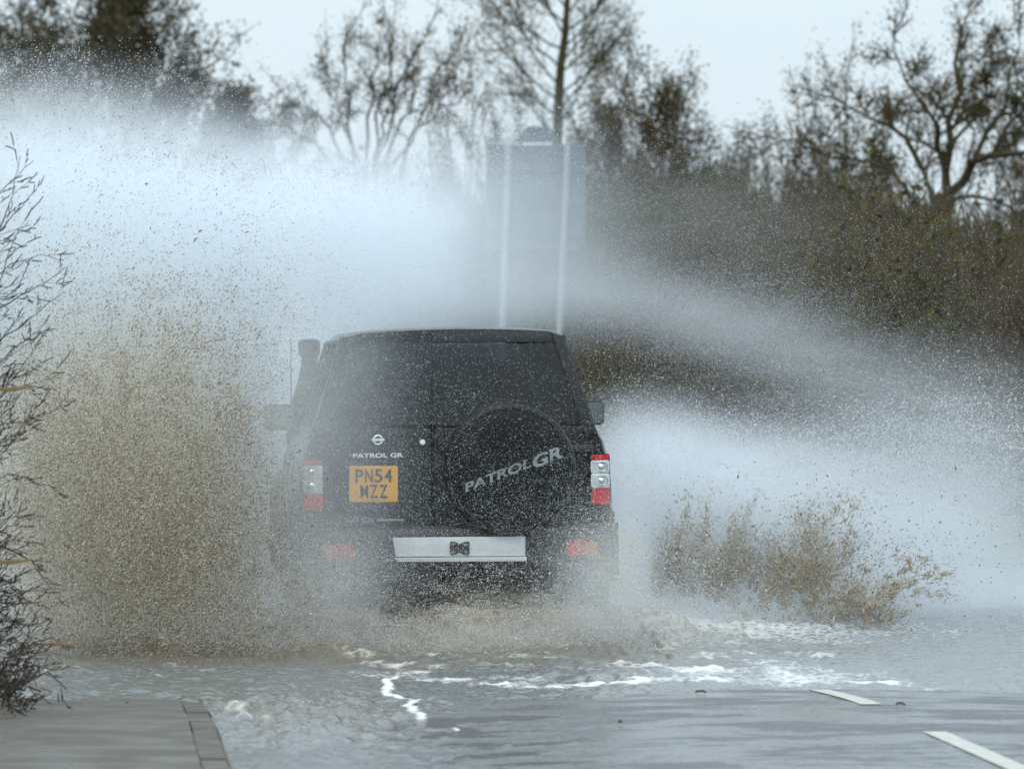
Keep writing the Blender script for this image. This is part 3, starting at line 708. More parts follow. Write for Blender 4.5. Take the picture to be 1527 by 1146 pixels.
# dead grass blades by the hedge
def blade(pth, Y, wpx, label):
    pts = [W(x, y, Y) for x, y in pth]; mb = MB(); wv = wpx/FPX*Y; n = len(pts)
    rings = []
    for i, p in enumerate(pts):
        h = wv*0.5*math.sin(math.pi*(0.12 + 0.8*i/(n-1))); rings.append([p + Vector((0, 0, h)), p + Vector((0, 0.001, 0)), p - Vector((0, 0, h)), p + Vector((0, -0.003, 0))])
    c = rings[0][0].copy()
    mb.loft(rings); o = mb.build('grass_blade', M['straw'], smooth=50); tag(o, label, 'grass blade'); return o
# small dead leaves lying on the wet road
def leaf(px, py, Y, L, m, label):
    p = W(px, py, Y); zz = float(road_z(np.array(p.x), np.array(Y))) + .004; mb = MB(); n = 9; a = []; b = []
    for i in range(n):
        t = i/(n-1); wv = .32*L*math.sin(math.pi*t)**.8*(1 + .25*math.sin(9*t)); z = zz + .006*math.sin(math.pi*t) + .005*math.sin(7*t)**2
        a.append((p.x + (t-.5)*L, Y + wv, z + .01)); b.append((p.x + (t-.5)*L, Y - wv, z + .004))
    rings = [[a[i], ((a[i][0]+b[i][0])/2, (a[i][1]+b[i][1])/2, a[i][2] - .008), b[i], ((a[i][0]+b[i][0])/2, (a[i][1]+b[i][1])/2, a[i][2] - .010)] for i in range(n)]
    mb.loft(rings); o = mb.build('fallen_leaf', m, smooth=60); tag(o, label, 'leaf', 'dead leaves on the wet road'); return o
leaf(1343, 1071, 29.4, .045, M['barkd'], 'curled dark dead leaf on the wet road between the two centre line dashes')
leaf(1045, 1041, 31.2, .055, M['hedgebrown'], 'brown dead leaf on the wet road left of the centre line dashes')
leaf(925, 1094, 28.3, .02, M['barkd'], 'tiny dark dead leaf in the middle of the near lane')

blade([(-20, 583), (10, 580), (30, 578), (52, 577)], 27.3, 7, 'straw-coloured dead grass blade at the left edge, upper one at mirror height')
blade([(-20, 836), (10, 838), (30, 836), (48, 834)], 27.3, 7, 'straw-coloured dead grass blade poking from the hedge, the middle one')
blade([(62, 959), (80, 958), (100, 960), (118, 960)], 27.6, 5, 'short straw-coloured dead grass blade low down, just above the flooded path')
#@@PART3
# ------------------------------------------------------------------ the car
ROLL = R(-0.8)
CAR = Vector((W(684, 700, 37.0).x, 37.0, 0.0))
car = empty('off_road_vehicle', CAR); car.rotation_euler = (0, ROLL, 0)
tag(car, 'black off-road vehicle seen from behind in the flood, covered spare wheel on its door', 'car')
_ci = Matrix.Rotation(-ROLL, 3, 'Y')
def loc(px, py, dy=0.0):
    return _ci @ (W(px, py, 37.0 + dy) - CAR)
def pt(px, py, dy=0.0):
    q = loc(px, py, dy); return q.x, q.z
def RS(x, z):
    """rear surface of the body"""
    y = 0.04*(x/0.9)**2 + 0.30*max(0, z - 1.28)**1.25*0.62
    if abs(x) > 0.74: y += 1.3*(abs(x) - 0.74)**2
    return y
def sheet(poly, off0, off1, cut=0.09):
    """polygon in (x,z) laid on the rear surface, from off0 (outer, negative is out) to off1"""
    bm = bmesh.new(); vs = [bm.verts.new((x, 0, z)) for x, z in poly]; bm.faces.new(vs)
    xs = [p[0] for p in poly]; zs = [p[1] for p in poly]
    for ax, lo, hi in ((0, min(xs), max(xs)), (2, min(zs), max(zs))):
        v = math.ceil(lo/cut)*cut
        while v < hi:
            co = [0, 0, 0]; co[ax] = v; no = [0, 0, 0]; no[ax] = 1
            bmesh.ops.bisect_plane(bm, geom=bm.verts[:]+bm.edges[:]+bm.faces[:], plane_co=co, plane_no=no); v += cut
    r = bmesh.ops.extrude_face_region(bm, geom=bm.faces[:])
    nv = {e for e in r['geom'] if isinstance(e, bmesh.types.BMVert)}
    for v in bm.verts: v.co.y = RS(v.co.x, v.co.z) + (off1 if v in nv else off0)
    mb = MB(); bm.verts.index_update(); mb.v = [tuple(v.co) for v in bm.verts]; mb.f = [tuple(v.index for v in f.verts) for f in bm.faces]
    bm.free(); return mb
def pp(*l): return [pt(x, y) for x, y in l]
def rpoly(poly, r=0.02, seg=4):
    """round the corners of a 2-D outline"""
    o = []; n = len(poly)
    for i in range(n):
        p = Vector(poly[i]); a = Vector(poly[i-1]) - p; b = Vector(poly[(i+1) % n]) - p
        ra = min(r, a.length*.45); rb = min(r, b.length*.45); a.normalize(); b.normalize()
        for k in range(seg+1):
            t = k/seg; q = p + a*ra*(1-t)**2 + b*rb*t**2; o.append((q.x, q.y))
    return o

# lower body with bonnet
prof = [(0.86, .45), (.925, .60), (.942, .78), (.938, .95), (.918, 1.10), (.888, 1.21), (.845, 1.285), (.79, 1.318), (.5, 1.32)]
def ring(yf, top=1.32, wf=1.0, rear=False):
    out = []
    for sx in (1, -1):
        pr = prof if sx > 0 else prof[::-1]
        for x, z in pr:
            z2 = z if z < .95 else .95 + (z - .95)*(top - .95)/(1.32 - .95)
            xx = x*wf*sx; out.append((xx, (RS(xx, z) if rear else 0) + yf, z2))
    return out
body = MB()
body.loft([ring(0.012, rear=True, wf=0.985), ring(0.035, rear=True), ring(0.15, rear=True), ring(0.9), ring(1.8), ring(2.7), ring(3.15, 1.30), ring(3.5, 1.24), ring(4.1, 1.19, .97), ring(4.45, 1.10, .93), ring(4.6, .98, .88)])
ob = body.build('body', M['paint'], car, smooth=40)
# roof
gx = lambda z: np.interp(z, [1.29, 1.40, 1.80], [.842, .812, .672])
rp = [(.664, 1.800), (.652, 1.835), (.628, 1.862), (.58, 1.878), (.40, 1.890), (.2, 1.896), (0, 1.898)]
rp = rp + [(-x, z) for x, z in rp[:-1][::-1]]; inner = [(x*.965, z - .028) for x, z in rp[::-1]]
def rring(yf, rear=False, dz=0, s=1.0): return [(x*s, yf + (RS(x, z) if rear else 0), z + dz) for x, z in rp + inner]
rf = MB(); rf.loft([rring(-0.015, True, -.012, .985), rring(0.02, True), rring(.4), rring(1.5), rring(2.5), rring(2.75, dz=-.02), rring(2.85, dz=-.05)])
rf.build('roof', M['paint'], car, smooth=45)
for s in (-1, 1):
    mb = MB(); mb.tube([(s*.668, RS(.66, 1.83)+.02, 1.822), (s*.674, .5, 1.826), (s*.674, 2.7, 1.812)], .011, 6); mb.build('roof_gutter', M['plastic'], car)
# pillars
def pillar(y0, y1, yt0, yt1, s, m, nm='pillar'):
    a = lambda y, z, o: (s*(gx(z) - o), y, z)
    mb = MB(); zs = [1.29, 1.45, 1.63, 1.815]
    rings = []
    for z in zs:
        t = (z - 1.29)/(1.815 - 1.29); ya = y0 + (yt0-y0)*t; yb = y1 + (yt1-y1)*t
        rings.append([a(ya, z, 0), a(yb, z, 0), a(yb, z, .06), a(ya, z, .06)])
    mb.loft(rings); return mb.build(nm, m, car, smooth=20)
for s in (-1, 1):
    for (y0, y1, yt0, yt1) in ((.07, .42, .13, .40), (1.35, 1.47, 1.33, 1.43), (2.15, 2.27, 2.12, 2.22), (3.12, 3.22, 2.72, 2.80)):
        pillar(y0, y1, yt0, yt1, s, M['paint'])
    for (y0, y1, yt0, yt1) in ((.42, 1.35, .40, 1.33), (1.47, 2.15, 1.43, 2.12), (2.27, 3.12, 2.22, 2.72)):
        mb = MB(); r_ = []
        for z in (1.30, 1.55, 1.812):
            t = (z - 1.29)/.525; ya = y0 + (yt0-y0)*t; yb = y1 + (yt1-y1)*t
            r_.append([(s*(gx(z) - .010), ya, z), (s*(gx(z) - .010), yb, z), (s*(gx(z) - .016), yb, z), (s*(gx(z) - .016), ya, z)])
        mb.loft(r_); mb.build('side_window', M['tint'], car, smooth=0)
    # door seams on the flank
    for yy in (1.42, 2.25, 3.2):
        mb = MB(); mb.tube([(s*.848, yy, 1.285), (s*.920, yy, 1.10), (s*.941, yy, .95), (s*.944, yy, .78), (s*.927, yy, .60)], .004, 4); mb.build('door_seam', M['seam'], car)
    for yy in (1.55, 2.40):
        mb = MB(); mb.box((s*.935 - .012, yy, 1.03), (s*.935 + .022*s, yy+.16, 1.06)); mb.build('door_handle', M['plastic'], car, bevel=.005)
    mb = MB(); mb.loft([[(s*.940, yy, .70), (s*.962, yy, .715), (s*.962, yy, .775), (s*.940, yy, .79)] for yy in (.2, .5)] ); mb.build('side_moulding', M['plastic'], car)
    mb = MB(); mb.loft([[(s*.940, yy, .70), (s*.962, yy, .715), (s*.962, yy, .775), (s*.940, yy, .79)] for yy in (1.55, 2.4, 3.3)] ); mb.build('side_moulding', M['plastic'], car)
ws = MB(); ws.loft([[(-.78, 3.16, 1.30), (.78, 3.16, 1.30), (.78, 3.165, 1.305), (-.78, 3.165, 1.305)], [(-.66, 2.80, 1.83), (.66, 2.80, 1.83), (.66, 2.805, 1.835), (-.66, 2.805, 1.835)]])
ws.build('windscreen', M['screen'], car, smooth=0)

# rear doors: panel, window, seams
def door(poly, gpoly, hdr=None):
    o = sheet(rpoly(poly, .025), -.012, .006).build('rear_door', M['paint'], car, smooth=30, bevel=.004)
    g = sheet(rpoly(gpoly, .03, 5), -.009, -.004, .12).build('window', M['tint'], o, smooth=30)
    return o
dl = door(pp((643, 638), (643, 791), (488, 791), (488, 684), (479, 638)), pp((643.5, 497), (643.5, 634), (480, 635), (512, 502)))
dr = door(pp((647, 638), (870, 634), (876, 682), (876, 786), (647, 791)), pp((646.5, 514), (646.5, 634), (864, 630), (827, 511)))
# body frame round the rear glass (corner pillars, header)
for poly in (pp((512, 502), (480, 635), (470, 655), (457, 655), (474, 620), (494, 552), (508, 501)),
             pp((827, 511), (864, 630), (872, 650), (893, 648), (884, 625), (862, 560), (842, 503), (838, 499), (822, 496))):
    sheet(poly, -.006, .05).build('corner_pillar', M['paint'], car, smooth=40, bevel=.004)
hd = sheet(rpoly(pp((646.5, 494), (646.5, 512.5), (826, 509.5), (821, 495)), .01), -.012, .02).build('rear_header', M['paint'], dr, smooth=30, bevel=.003)
def seam(pts, r=.0045):
    mb = MB(); P = []
    for i in range(len(pts)-1):
        for k in range(6):
            t = k/6; x = pts[i][0]*(1-t)+pts[i+1][0]*t; z = pts[i][1]*(1-t)+pts[i+1][1]*t; P.append((x, RS(x, z)-.0115, z))
    x, z = pts[-1]; P.append((x, RS(x, z)-.0115, z)); mb.tube(P, r, 5); return mb.build('door_seam', M['seam'], car)
seam(pp((645, 494), (645, 791))); seam(pp((645, 636), (872, 632))); seam(pp((645, 636.5), (478, 637)))
seam(pp((824, 497), (845, 560), (867, 632), (876, 660), (877, 790))); seam(pp((514, 500), (478, 637), (485, 684), (485, 790)))
# recess behind spare wheel / hinges
for py in (668, 730):
    x0, z0 = pt(861, py); mb = MB(); mb.box((x0-.05, -.025, z0-.02), (x0+.09, RS(x0, z0)+.01, z0+.02)); mb.build('hinge', M['plastic'], dr, bevel=.006)
x0, z0 = pt(630, 659.5); mb = MB(); mb.lathe([(.001, -.022), (.012, -.022), (.017, -.016), (.018, .0)], (x0, RS(x0, z0) - .012, z0), 20); mb.build('door_lock', M['badge'], dl)

# spare wheel cover
sx, sz = pt(757, 697); sp = MB()
sp.lathe([(.001, -.262), (.10, -.262), (.24, -.266), (.33, -.262), (.352, -.252), (.362, -.254), (.374, -.246), (.388, -.225), (.394, -.19), (.394, -.06), (.38, -.03), (.30, -.02), (.28, .03)], (sx, 0, sz), 72)
spo = sp.build('spare_wheel_cover', M['vinyl'], car, smooth=50)
mb = MB()
mb.tube([(sx + .364*math.cos(a), -.252, sz + .364*math.sin(a)) for a in np.linspace(0, 2*math.pi, 61)], .0035, 5, caps=False); mb.build('piping', M['plastic'], spo)

def text(s, name, m, parent, x, z, y, size, ang=0, sxs=1.0, shear=0, ext=.0015, bold=0.0, space=1.0, align='LEFT'):
    c = bpy.data.curves.new(name, 'FONT'); c.body = s; c.size = size; c.shear = shear; c.extrude = ext; c.offset = bold; c.space_character = space
    c.align_x = align
    o = bpy.data.objects.new(name, c); COL.objects.link(o)
    dg = bpy.context.evaluated_depsgraph_get(); me = bpy.data.meshes.new_from_object(o.evaluated_get(dg)); me.name = name
    bpy.data.objects.remove(o)
    o = bpy.data.objects.new(name, me); COL.objects.link(o); me.materials.clear(); me.materials.append(m)
    me.transform(Matrix.Diagonal((sxs, 1, 1, 1)))
    o.parent = parent; o.matrix_basis = Matrix.Translation((x, y, z)) @ Matrix.Rotation(-ang, 4, 'Y') @ Matrix.Rotation(math.pi/2, 4, 'X')
    return o
def fit(o, wd, h):
    me = o.data; xs = [v.co.x for v in me.vertices]; ys = [v.co.y for v in me.vertices]
    a, b = min(xs), max(xs); c, d = min(ys), max(ys)
    for v in me.vertices: v.co.x = (v.co.x - a)*wd/(b - a); v.co.y = (v.co.y - c)*h/(d - c)
def wrap(o, x0, z0):
    for v in o.data.vertices: v.co.z += RS(x0, z0) - RS(x0 + v.co.x, z0 + v.co.y)
x0, z0 = pt(690, 733); a20 = R(20.5)
t1 = text('PATROL', 'cover_lettering', M['greytext'], spo, x0, z0, -.2675, .08, a20, 1.6, .25, bold=.002); fit(t1, .425, .054)
x1, z1 = pt(793, 697); t2 = text('GR', 'cover_lettering', M['greytext'], spo, x1, z1, -.2675, .1, a20, 1.6, .25, bold=.003); fit(t2, .180, .073)
t1['label'] = 'faded grey PATROL lettering, slanted upwards'; t2['label'] = 'larger grey GR lettering at the end of the word'
x0, z0 = pt(526.5, 682.5); t = text('PATROL GR', 'name_badge', M['badge'], dl, x0, z0, RS(x0, z0)-.0155, .03, 0, 2.0, 0, bold=.0008); fit(t, .300, .027); wrap(t, x0, z0)
x0, z0 = pt(513, 779); t = text('3.0 Di', 'engine_badge', M['steel'], dl, x0, z0, RS(x0, z0)-.0155, .04, 0, 1.6, 0, bold=.001); fit(t, .175, .032); wrap(t, x0, z0)
mb = MB(); xa, za = pt(562, 777); xb, zb = pt(602, 773); mb.box((xa, RS(xa, za)-.020, za), (xb, RS(xa, za)-.010, zb)); mb.build('engine_badge', M['steel'], dl, bevel=.002)
# round badge
x0, z0 = pt(563.5, 655.5); mb = MB(); yb = RS(x0, z0) - .02
mb.tube([(x0+.026*math.cos(a), yb, z0+.026*math.sin(a)) for a in np.linspace(0, 2*math.pi, 41)], .0055, 6, caps=False); mb.box((x0-.038, yb-.008, z0-.0065), (x0+.038, yb+.006, z0+.0075))
mb.build('maker_badge', M['badge'], dl)
# number plate
a = pp((521, 694), (593, 694), (593, 748), (521, 748)); pl_ = sheet(rpoly(a, .012), -.020, -.012).build('number_plate', M['plate'], dl, smooth=0)
cx0 = (a[0][0]+a[1][0])/2
yP = 0
def chars(s, zc, cw, ch):
    n = len(s); gap = cw*.22; tot = n*cw + (n-1)*gap
    for i, c in enumerate(s):
        xq, zq = cx0 - tot/2 + i*(cw+gap), zc - ch/2
        o = text(c, 'plate_character', M['black'], pl_, xq, zq, RS(xq, zq) - .0225, .08, bold=.0012); fit(o, cw, ch); wrap(o, xq, zq)
zt, zb = a[0][1], a[2][1]; chars('PN54', zt - .062, .047, .080); chars('MZZ', zt - .155, .047, .080)
mb = MB(); yq = RS(cx0, zb) - .024; mb.box((cx0-.07, yq, zb+.010), (cx0+.07, yq+.006, zb+.014)); mb.build('plate_character', M['orange'], pl_)
# tail lights
def lamp(x0, x1, zt, s):
    root_ = sheet(rpoly([(x0, zt+.006), (x1, zt+.006), (x1, zt-.304), (x0, zt-.304)], .02), -.012, .01).build('tail_light', M['seam'], car, smooth=30)
    H = .298; w_ = x1 - x0
    def sub(t0, t1, m, nm, o=-.022): return sheet(rpoly([(x0+.004, zt-H*t0), (x1-.004, zt-H*t0), (x1-.004, zt-H*t1), (x0+.004, zt-H*t1)], .014), o, -.010, .04).build(nm, m, root_, smooth=40, bevel=.003)
    sub(0, .10, M['red'], 'red_lens'); sub(.11, .37, M['clear'], 'clear_lens'); sub(.375, .67, M['clear'], 'clear_lens'); sub(.68, 1, M['red'], 'red_lens')
    for t in (.24, .52):
        xc = (x0+x1)/2 + s*.004; zc = zt - H*t; mb = MB()
        mb.tube([(xc + .040*math.cos(q), RS(xc, zc)-.0255, zc + .028*math.sin(q)) for q in np.linspace(0, 2*math.pi, 33)], .004, 6, caps=False); mb.build('reflector_ring', M['steel'], root_)
        mb = MB(); mb.lathe([(.001, -.008), (.012, -.006), (.02, 0)], (xc, RS(xc, zc)-.023, zc), 16); mb.build('bulb', M['chrome'], root_)
xa, za = pt(451, 686); xb, _ = pt(482, 686); lamp(xa, xb, za, -1)
xa, za = pt(880, 678); xb, _ = pt(911, 678); lamp(xa, xb, za, 1)

# bumper
bp = MB(); cs = [(.40, .10), (.40, -.06), (.46, -.13), (.66, -.15), (.70, -.13), (.715, -.02), (.715, .10)]
rr = []
for x in (-.97, -.965, -.93, -.80, -.4, 0, .4, .80, .93, .965, .97):
    k = 1 - .55*max(0, (abs(x) - .80)/.17)**2; rr.append([(x, yy*k + (0 if yy > 0 else .30*max(0, abs(x)-.80)*2), z) for z, yy in cs])
bp.loft(rr); bum = bp.build('bumper', M['plastic'], car, smooth=40)
def on_b(l, dy0, dy1): return [(x, z) for x, z in l]
def flat(poly, y0, y1, name, m, parent, bevel=.003):
    mb = MB(); mb.prism(poly, lambda x, z: (x, y0, z), lambda x, z: (x, y1, z)); return mb.build(name, m, parent, smooth=30, bevel=bevel)
for l, m, nm in ((pp((500, 810), (526, 810), (526, 832), (500, 832)), 'red', 'fog_light'), (pp((481, 811), (499, 811), (499, 831), (481, 831)), 'orange', 'indicator_light'),
                 (pp((843, 806), (869, 806), (869, 827), (843, 827)), 'red', 'fog_light'), (pp((870, 806), (888, 806), (888, 826), (870, 826)), 'orange', 'indicator_light')):
    flat(rpoly(l, .01), -.158, -.10, nm, M[m], bum)
flat(rpoly(pp((583, 800), (780, 798), (780, 827), (588, 828)), .006), -.19, -.12, 'step_plate', M['silver'], bum)
flat(rpoly(pp((586, 829.5), (782, 828), (781, 834.5), (590, 835.5)), .004), -.225, -.12, 'step_lip', M['silver'], bum)
flat(rpoly(pp((668, 805), (677, 806), (682, 810), (689, 806), (697, 805), (697, 826), (689, 825), (682, 821), (676, 825), (668, 826)), .012), -.200, -.185, 'tow_bracket', M['rubber'], bum)
for px_ in (673, 692):
    for py_ in (810, 821):
        x0, z0 = pt(px_, py_); mb = MB(); mb.lathe([(.001, -.006), (.008, -.005), (.009, .0)], (x0, -.200, z0), 10); mb.build('bolt', M['steel'], bum)

# underside, exhaust, wheels
mb = MB(); mb.box((-.62, .15, .30), (.62, 4.3, .46)); mb.build('chassis', M['plastic'], car, bevel=.03)
mb = MB(); mb.tube([(-.75, 1.0, .40), (.75, 1.0, .40)], .07, 10); mb.lathe([(.05, -.16), (.14, -.10), (.16, 0), (.14, .10), (.05, .16)], (0.05, 1.0, .40), 16); mb.build('axle', M['plastic'], car)
mb = MB(); mb.tube([(.55, .9, .36), (.58, .3, .34), (.60, .02, .33)], .032, 10); mb.build('exhaust_pipe', M['steel'], car)
def mkwheel():
    ty = MB(); pr = [(.21, -.11), (.30, -.135), (.37, -.13), (.395, -.10), (.40, 0), (.395, .10), (.37, .13), (.30, .135), (.21, .11)]
    ty.lathe(pr, (0, 0, 0), 40)
    for k in range(40):                   # tread blocks
        a0 = 2*math.pi*k/40; a1 = a0 + .10
        for y0, y1 in ((-.105, -.035), (.0, .06), (.07, .118)):
            q = []
            for a in (a0, a1):
                for r in (.385, .412):
                    for yy in (y0, y1): q.append((r*math.cos(a), yy, r*math.sin(a)))
            ty.add(q, [(0, 1, 3, 2), (4, 6, 7, 5), (2, 3, 7, 6), (0, 2, 6, 4), (1, 5, 7, 3)])
    rm = MB(); rm.lathe([(.001, -.05), (.06, -.07), (.10, -.03), (.19, -.02), (.205, -.10), (.215, -.115), (.215, .11)], (0, 0, 0), 32)
    for mb in (ty, rm): mb.v = [(y, x, z) for x, y, z in mb.v]
    return ty, rm
for s in (-1, 1):
    for ya in (1.0, 3.95):
        ty, rm = mkwheel()
        wl = ty.build('wheel', M['rubber'], car, smooth=40); wl.location = (s*.80, ya, .40); 
        if s > 0: rm.v = [(-x, y, z) for x, y, z in rm.v]
        rm.build('rim', M['steel'], wl, smooth=40)
        mb = MB(); rings = []
        for a in np.linspace(R(-8), R(188), 22):
            c, n_ = math.cos(a), math.sin(a)
            rings.append([(s*.90, ya + .46*c, .42 + .46*n_), (s*.992, ya + .465*c, .42 + .465*n_), (s*.985, ya + .515*c, .42 + .515*n_), (s*.93, ya + .545*c, .42 + .545*n_)])
        mb.loft(rings); mb.build('wheel_arch', M['paint'], car, smooth=50)
        mb = MB(); mb.v = []; a_ = np.linspace(0, math.pi, 20)
        mb.prism([(ya + .46*math.cos(q), .42 + .46*math.sin(q)) for q in a_], lambda y, z: (s*.945, y, z), lambda y, z: (s*.66, y, z)); mb.build('wheel_well_shade', M['seam'], car, smooth=0)  # solid black half-disc painted as the shade of a hollow that is not cut
    mb = MB(); mb.box((s*.80-.14, .40, .13), (s*.80+.14, .415, .50)); mb.build('mud_flap', M['rubber'], car, bevel=.004)

# mirrors
def mirror(px0, px1, py0, py1, s):
    a_ = loc(px0, py0, 2.95); c_ = loc(px1, py1, 2.95)
    x0_, x1_ = sorted((a_.x, c_.x)); z0_, z1_ = sorted((a_.z, c_.z))
    pol = rpoly([(x0_, z1_), (x1_, z1_), (x1_, z0_), (x0_, z0_)], .035, 5); cxm, czm = (x0_+x1_)/2, (z0_+z1_)/2
    mb = MB(); rings = [[(cxm + (x-cxm)*k, yy, czm + (z-czm)*k) for x, z in pol] for yy, k in ((2.95, .97), (2.96, 1), (3.03, .97), (3.08, .8), (3.10, .4))]
    mb.loft(rings); o = mb.build('door_mirror', M['plastic'], car, smooth=50)
    flat([(cxm + (x-cxm)*.86, czm + (z-czm)*.86) for x, z in pol], 2.944, 2.952, 'mirror_glass', M['mirrorglass'], o, 0)
    mb = MB(); mb.tube([(cxm, 3.03, z0_+.03), (s*.84, 3.06, z0_+.02)], .025, 8); mb.build('mirror_arm', M['plastic'], o)
mirror(394, 440, 603, 641, -1); mirror(868, 901, 597, 633, 1)
# snorkel up the left screen pillar
mb = MB(); pth = [loc(438, 660, 3.3), loc(440, 630, 3.2), loc(446, 600, 3.05), loc(455, 570, 2.95), loc(461, 545, 2.9), loc(462, 528, 2.9)]
mb.tube(pth, [.05, .05, .05, .05, .052, .055], 12); so = mb.build('snorkel', M['plastic'], car)
hb = loc(461, 519, 2.9); mb = MB()
mb.loft([[(hb.x + .072*k*math.copysign(abs(math.cos(a))**.6, math.cos(a)), hb.y + .09*k*math.sin(a), hb.z + dz) for a in np.linspace(0, 2*math.pi, 24, endpoint=False)] for dz, k in ((-.055, .75), (-.045, .95), (.03, 1), (.05, .9), (.058, .6))])
mb.build('snorkel_head', M['plastic'], so, smooth=50)
mb = MB(); p0, p1 = loc(434, 640, 3.4), loc(434, 505, 3.4); mb.tube([p0, p1], [.005, .003], 5); mb.build('aerial', M['plastic'], car)
q = loc(837, 501, .3); mb = MB(); mb.tube([q + Vector((-.01, 0, -.03)), q, q + Vector((.022, 0, .004))], .008, 6); mb.build('roof_bracket', M['plastic'], car)

# seats seen through the glass
def seat(x, y, w_, hr=True):
    o = MB(); o.box((x-w_/2, y, .80), (x+w_/2, y+.14, 1.42)); s_ = o.build('seat', M['interior'], car, bevel=.04, smooth=50)
    for dx in ([0] if w_ < .7 else [-w_/3.2, w_/3.2]):
        mb = MB(); mb.box((x+dx-.13, y+.02, 1.46), (x+dx+.13, y+.12, 1.64)); mb.build('headrest', M['interior'], s_, bevel=.035, smooth=50)
        mb = MB(); mb.tube([(x+dx-.04, y+.07, 1.40), (x+dx-.04, y+.07, 1.48)], .008, 6); mb.build('headrest_post', M['steel'], s_)
seat(0, 1.15, 1.25); seat(-.38, 2.25, .52); seat(.38, 2.25, .52)

# driver
def person():
    me = bpy.data.meshes.new('person'); bm = bmesh.new()
    J = [(0, .0, .70, .13, .10), (0, .02, .95, .15, .11), (0, .02, 1.18, .17, .11), (0, .03, 1.33, .06, .06), (0, .05, 1.41, .055, .06),  # pelvis..neck
         (.17, .02, 1.30, .065, .065), (.24, .14, 1.08, .05, .05), (.16, .40, 1.14, .036, .036), (.12, .47, 1.17, .028, .04),
         (-.17, .02, 1.30, .065, .065), (-.24, .14, 1.08, .05, .05), (-.16, .40, 1.14, .036, .036), (-.12, .47, 1.17, .028, .04),
         (.11, .10, .70, .09, .09), (.14, .48, .80, .065, .065), (.13, .72, .50, .045, .045), (-.11, .10, .70, .09, .09), (-.14, .48, .80, .065, .065), (-.13, .72, .50, .045, .045),
         (0, .06, 1.50, .075, .095), (0, .05, 1.58, .078, .10), (0, .04, 1.64, .05, .06)]
    E = [(0,1),(1,2),(2,3),(3,4),(2,5),(5,6),(6,7),(7,8),(2,9),(9,10),(10,11),(11,12),(0,13),(13,14),(14,15),(0,16),(16,17),(17,18),(4,19),(19,20),(20,21)]
    for side, wi in ((1, 8), (-1, 12)):      # fingers round the wheel rim
        bx, by, bz = J[wi][:3]
        for k in range(5):
            J.append((bx - side*(.01+.012*k)*.6, by + .035, bz + .03 - .018*k, .009, .009)); E.append((wi, len(J)-1))
            J.append((bx - side*(.02+.012*k)*.6, by + .055, bz + .02 - .018*k, .007, .007)); E.append((len(J)-2, len(J)-1))
    vs = [bm.verts.new(j[:3]) for j in J]
    for a, b in E: bm.edges.new((vs[a], vs[b]))
    bm.to_mesh(me); bm.free()
    o = bpy.data.objects.new('person', me); COL.objects.link(o)
    sk = o.modifiers.new('skin', 'SKIN'); ss = o.modifiers.new('sub', 'SUBSURF'); ss.levels = ss.render_levels = 1
    if not me.skin_vertices: me.attributes  # skin layer is made by the modifier
    for i, j in enumerate(J):
        me.skin_vertices[0].data[i].radius = (j[3], j[4]); me.skin_vertices[0].data[i].use_root = (i == 0)
    dg = bpy.context.evaluated_depsgraph_get(); m2 = bpy.data.meshes.new_from_object(o.evaluated_get(dg)); m2.name = 'person'
    o.modifiers.clear(); o.data = m2; m2.materials.clear(); m2.materials.append(M['jacket']); m2.materials.append(M['skin'])
    for p in m2.polygons:
        c = p.center; p.use_smooth = True
        if c.z > 1.36 or (c.y > .43 and c.z > 1.05): p.material_index = 1
    return o
ps = person(); ps.location = Matrix.Rotation(ROLL, 3, 'Y') @ Vector((.38, 2.48, 0.02)) + CAR
tag(ps, 'dim silhouette of the driver in a dark jacket seen through the tinted rear window', 'person')
mb = MB()
mb.loft([[(.085*k*math.cos(a), .035 + .105*k*math.sin(a), 1.56 + dz) for a in np.linspace(0, 2*math.pi, 20, endpoint=False)] for dz, k in ((-.04, .98), (.02, 1.06), (.07, .95), (.105, .6), (.115, .2))])
mb.build('hair', M['hair'], ps, smooth=60)
mb = MB(); mb.tube([(.38+.19*math.cos(a), 2.48+.52+.05*math.sin(a), 1.08+.18*math.sin(a)) for a in np.linspace(0, 2*math.pi, 33)], .014, 8, caps=False); mb.build('steering_wheel', M['plastic'], car)
#@@PART4
# ------------------------------------------------------------------ spray: droplets
XA, ZA = W(0, 0, 1.0), None
def WXZ(px, py, Y):
    """vectorised W(): world X and Z for a photo direction at distance Y"""
    m = np.array(CAMM)
    u = (px - 763.5)/FPX; v = -(py - 573)/FPX
    dx = m[0,0]*u + m[0,1]*v - m[0,2]; dy = m[1,0]*u + m[1,1]*v - m[1,2]; dz = m[2,0]*u + m[2,1]*v - m[2,2]
    return dx/dy*Y, CAM_H + dz/dy*Y

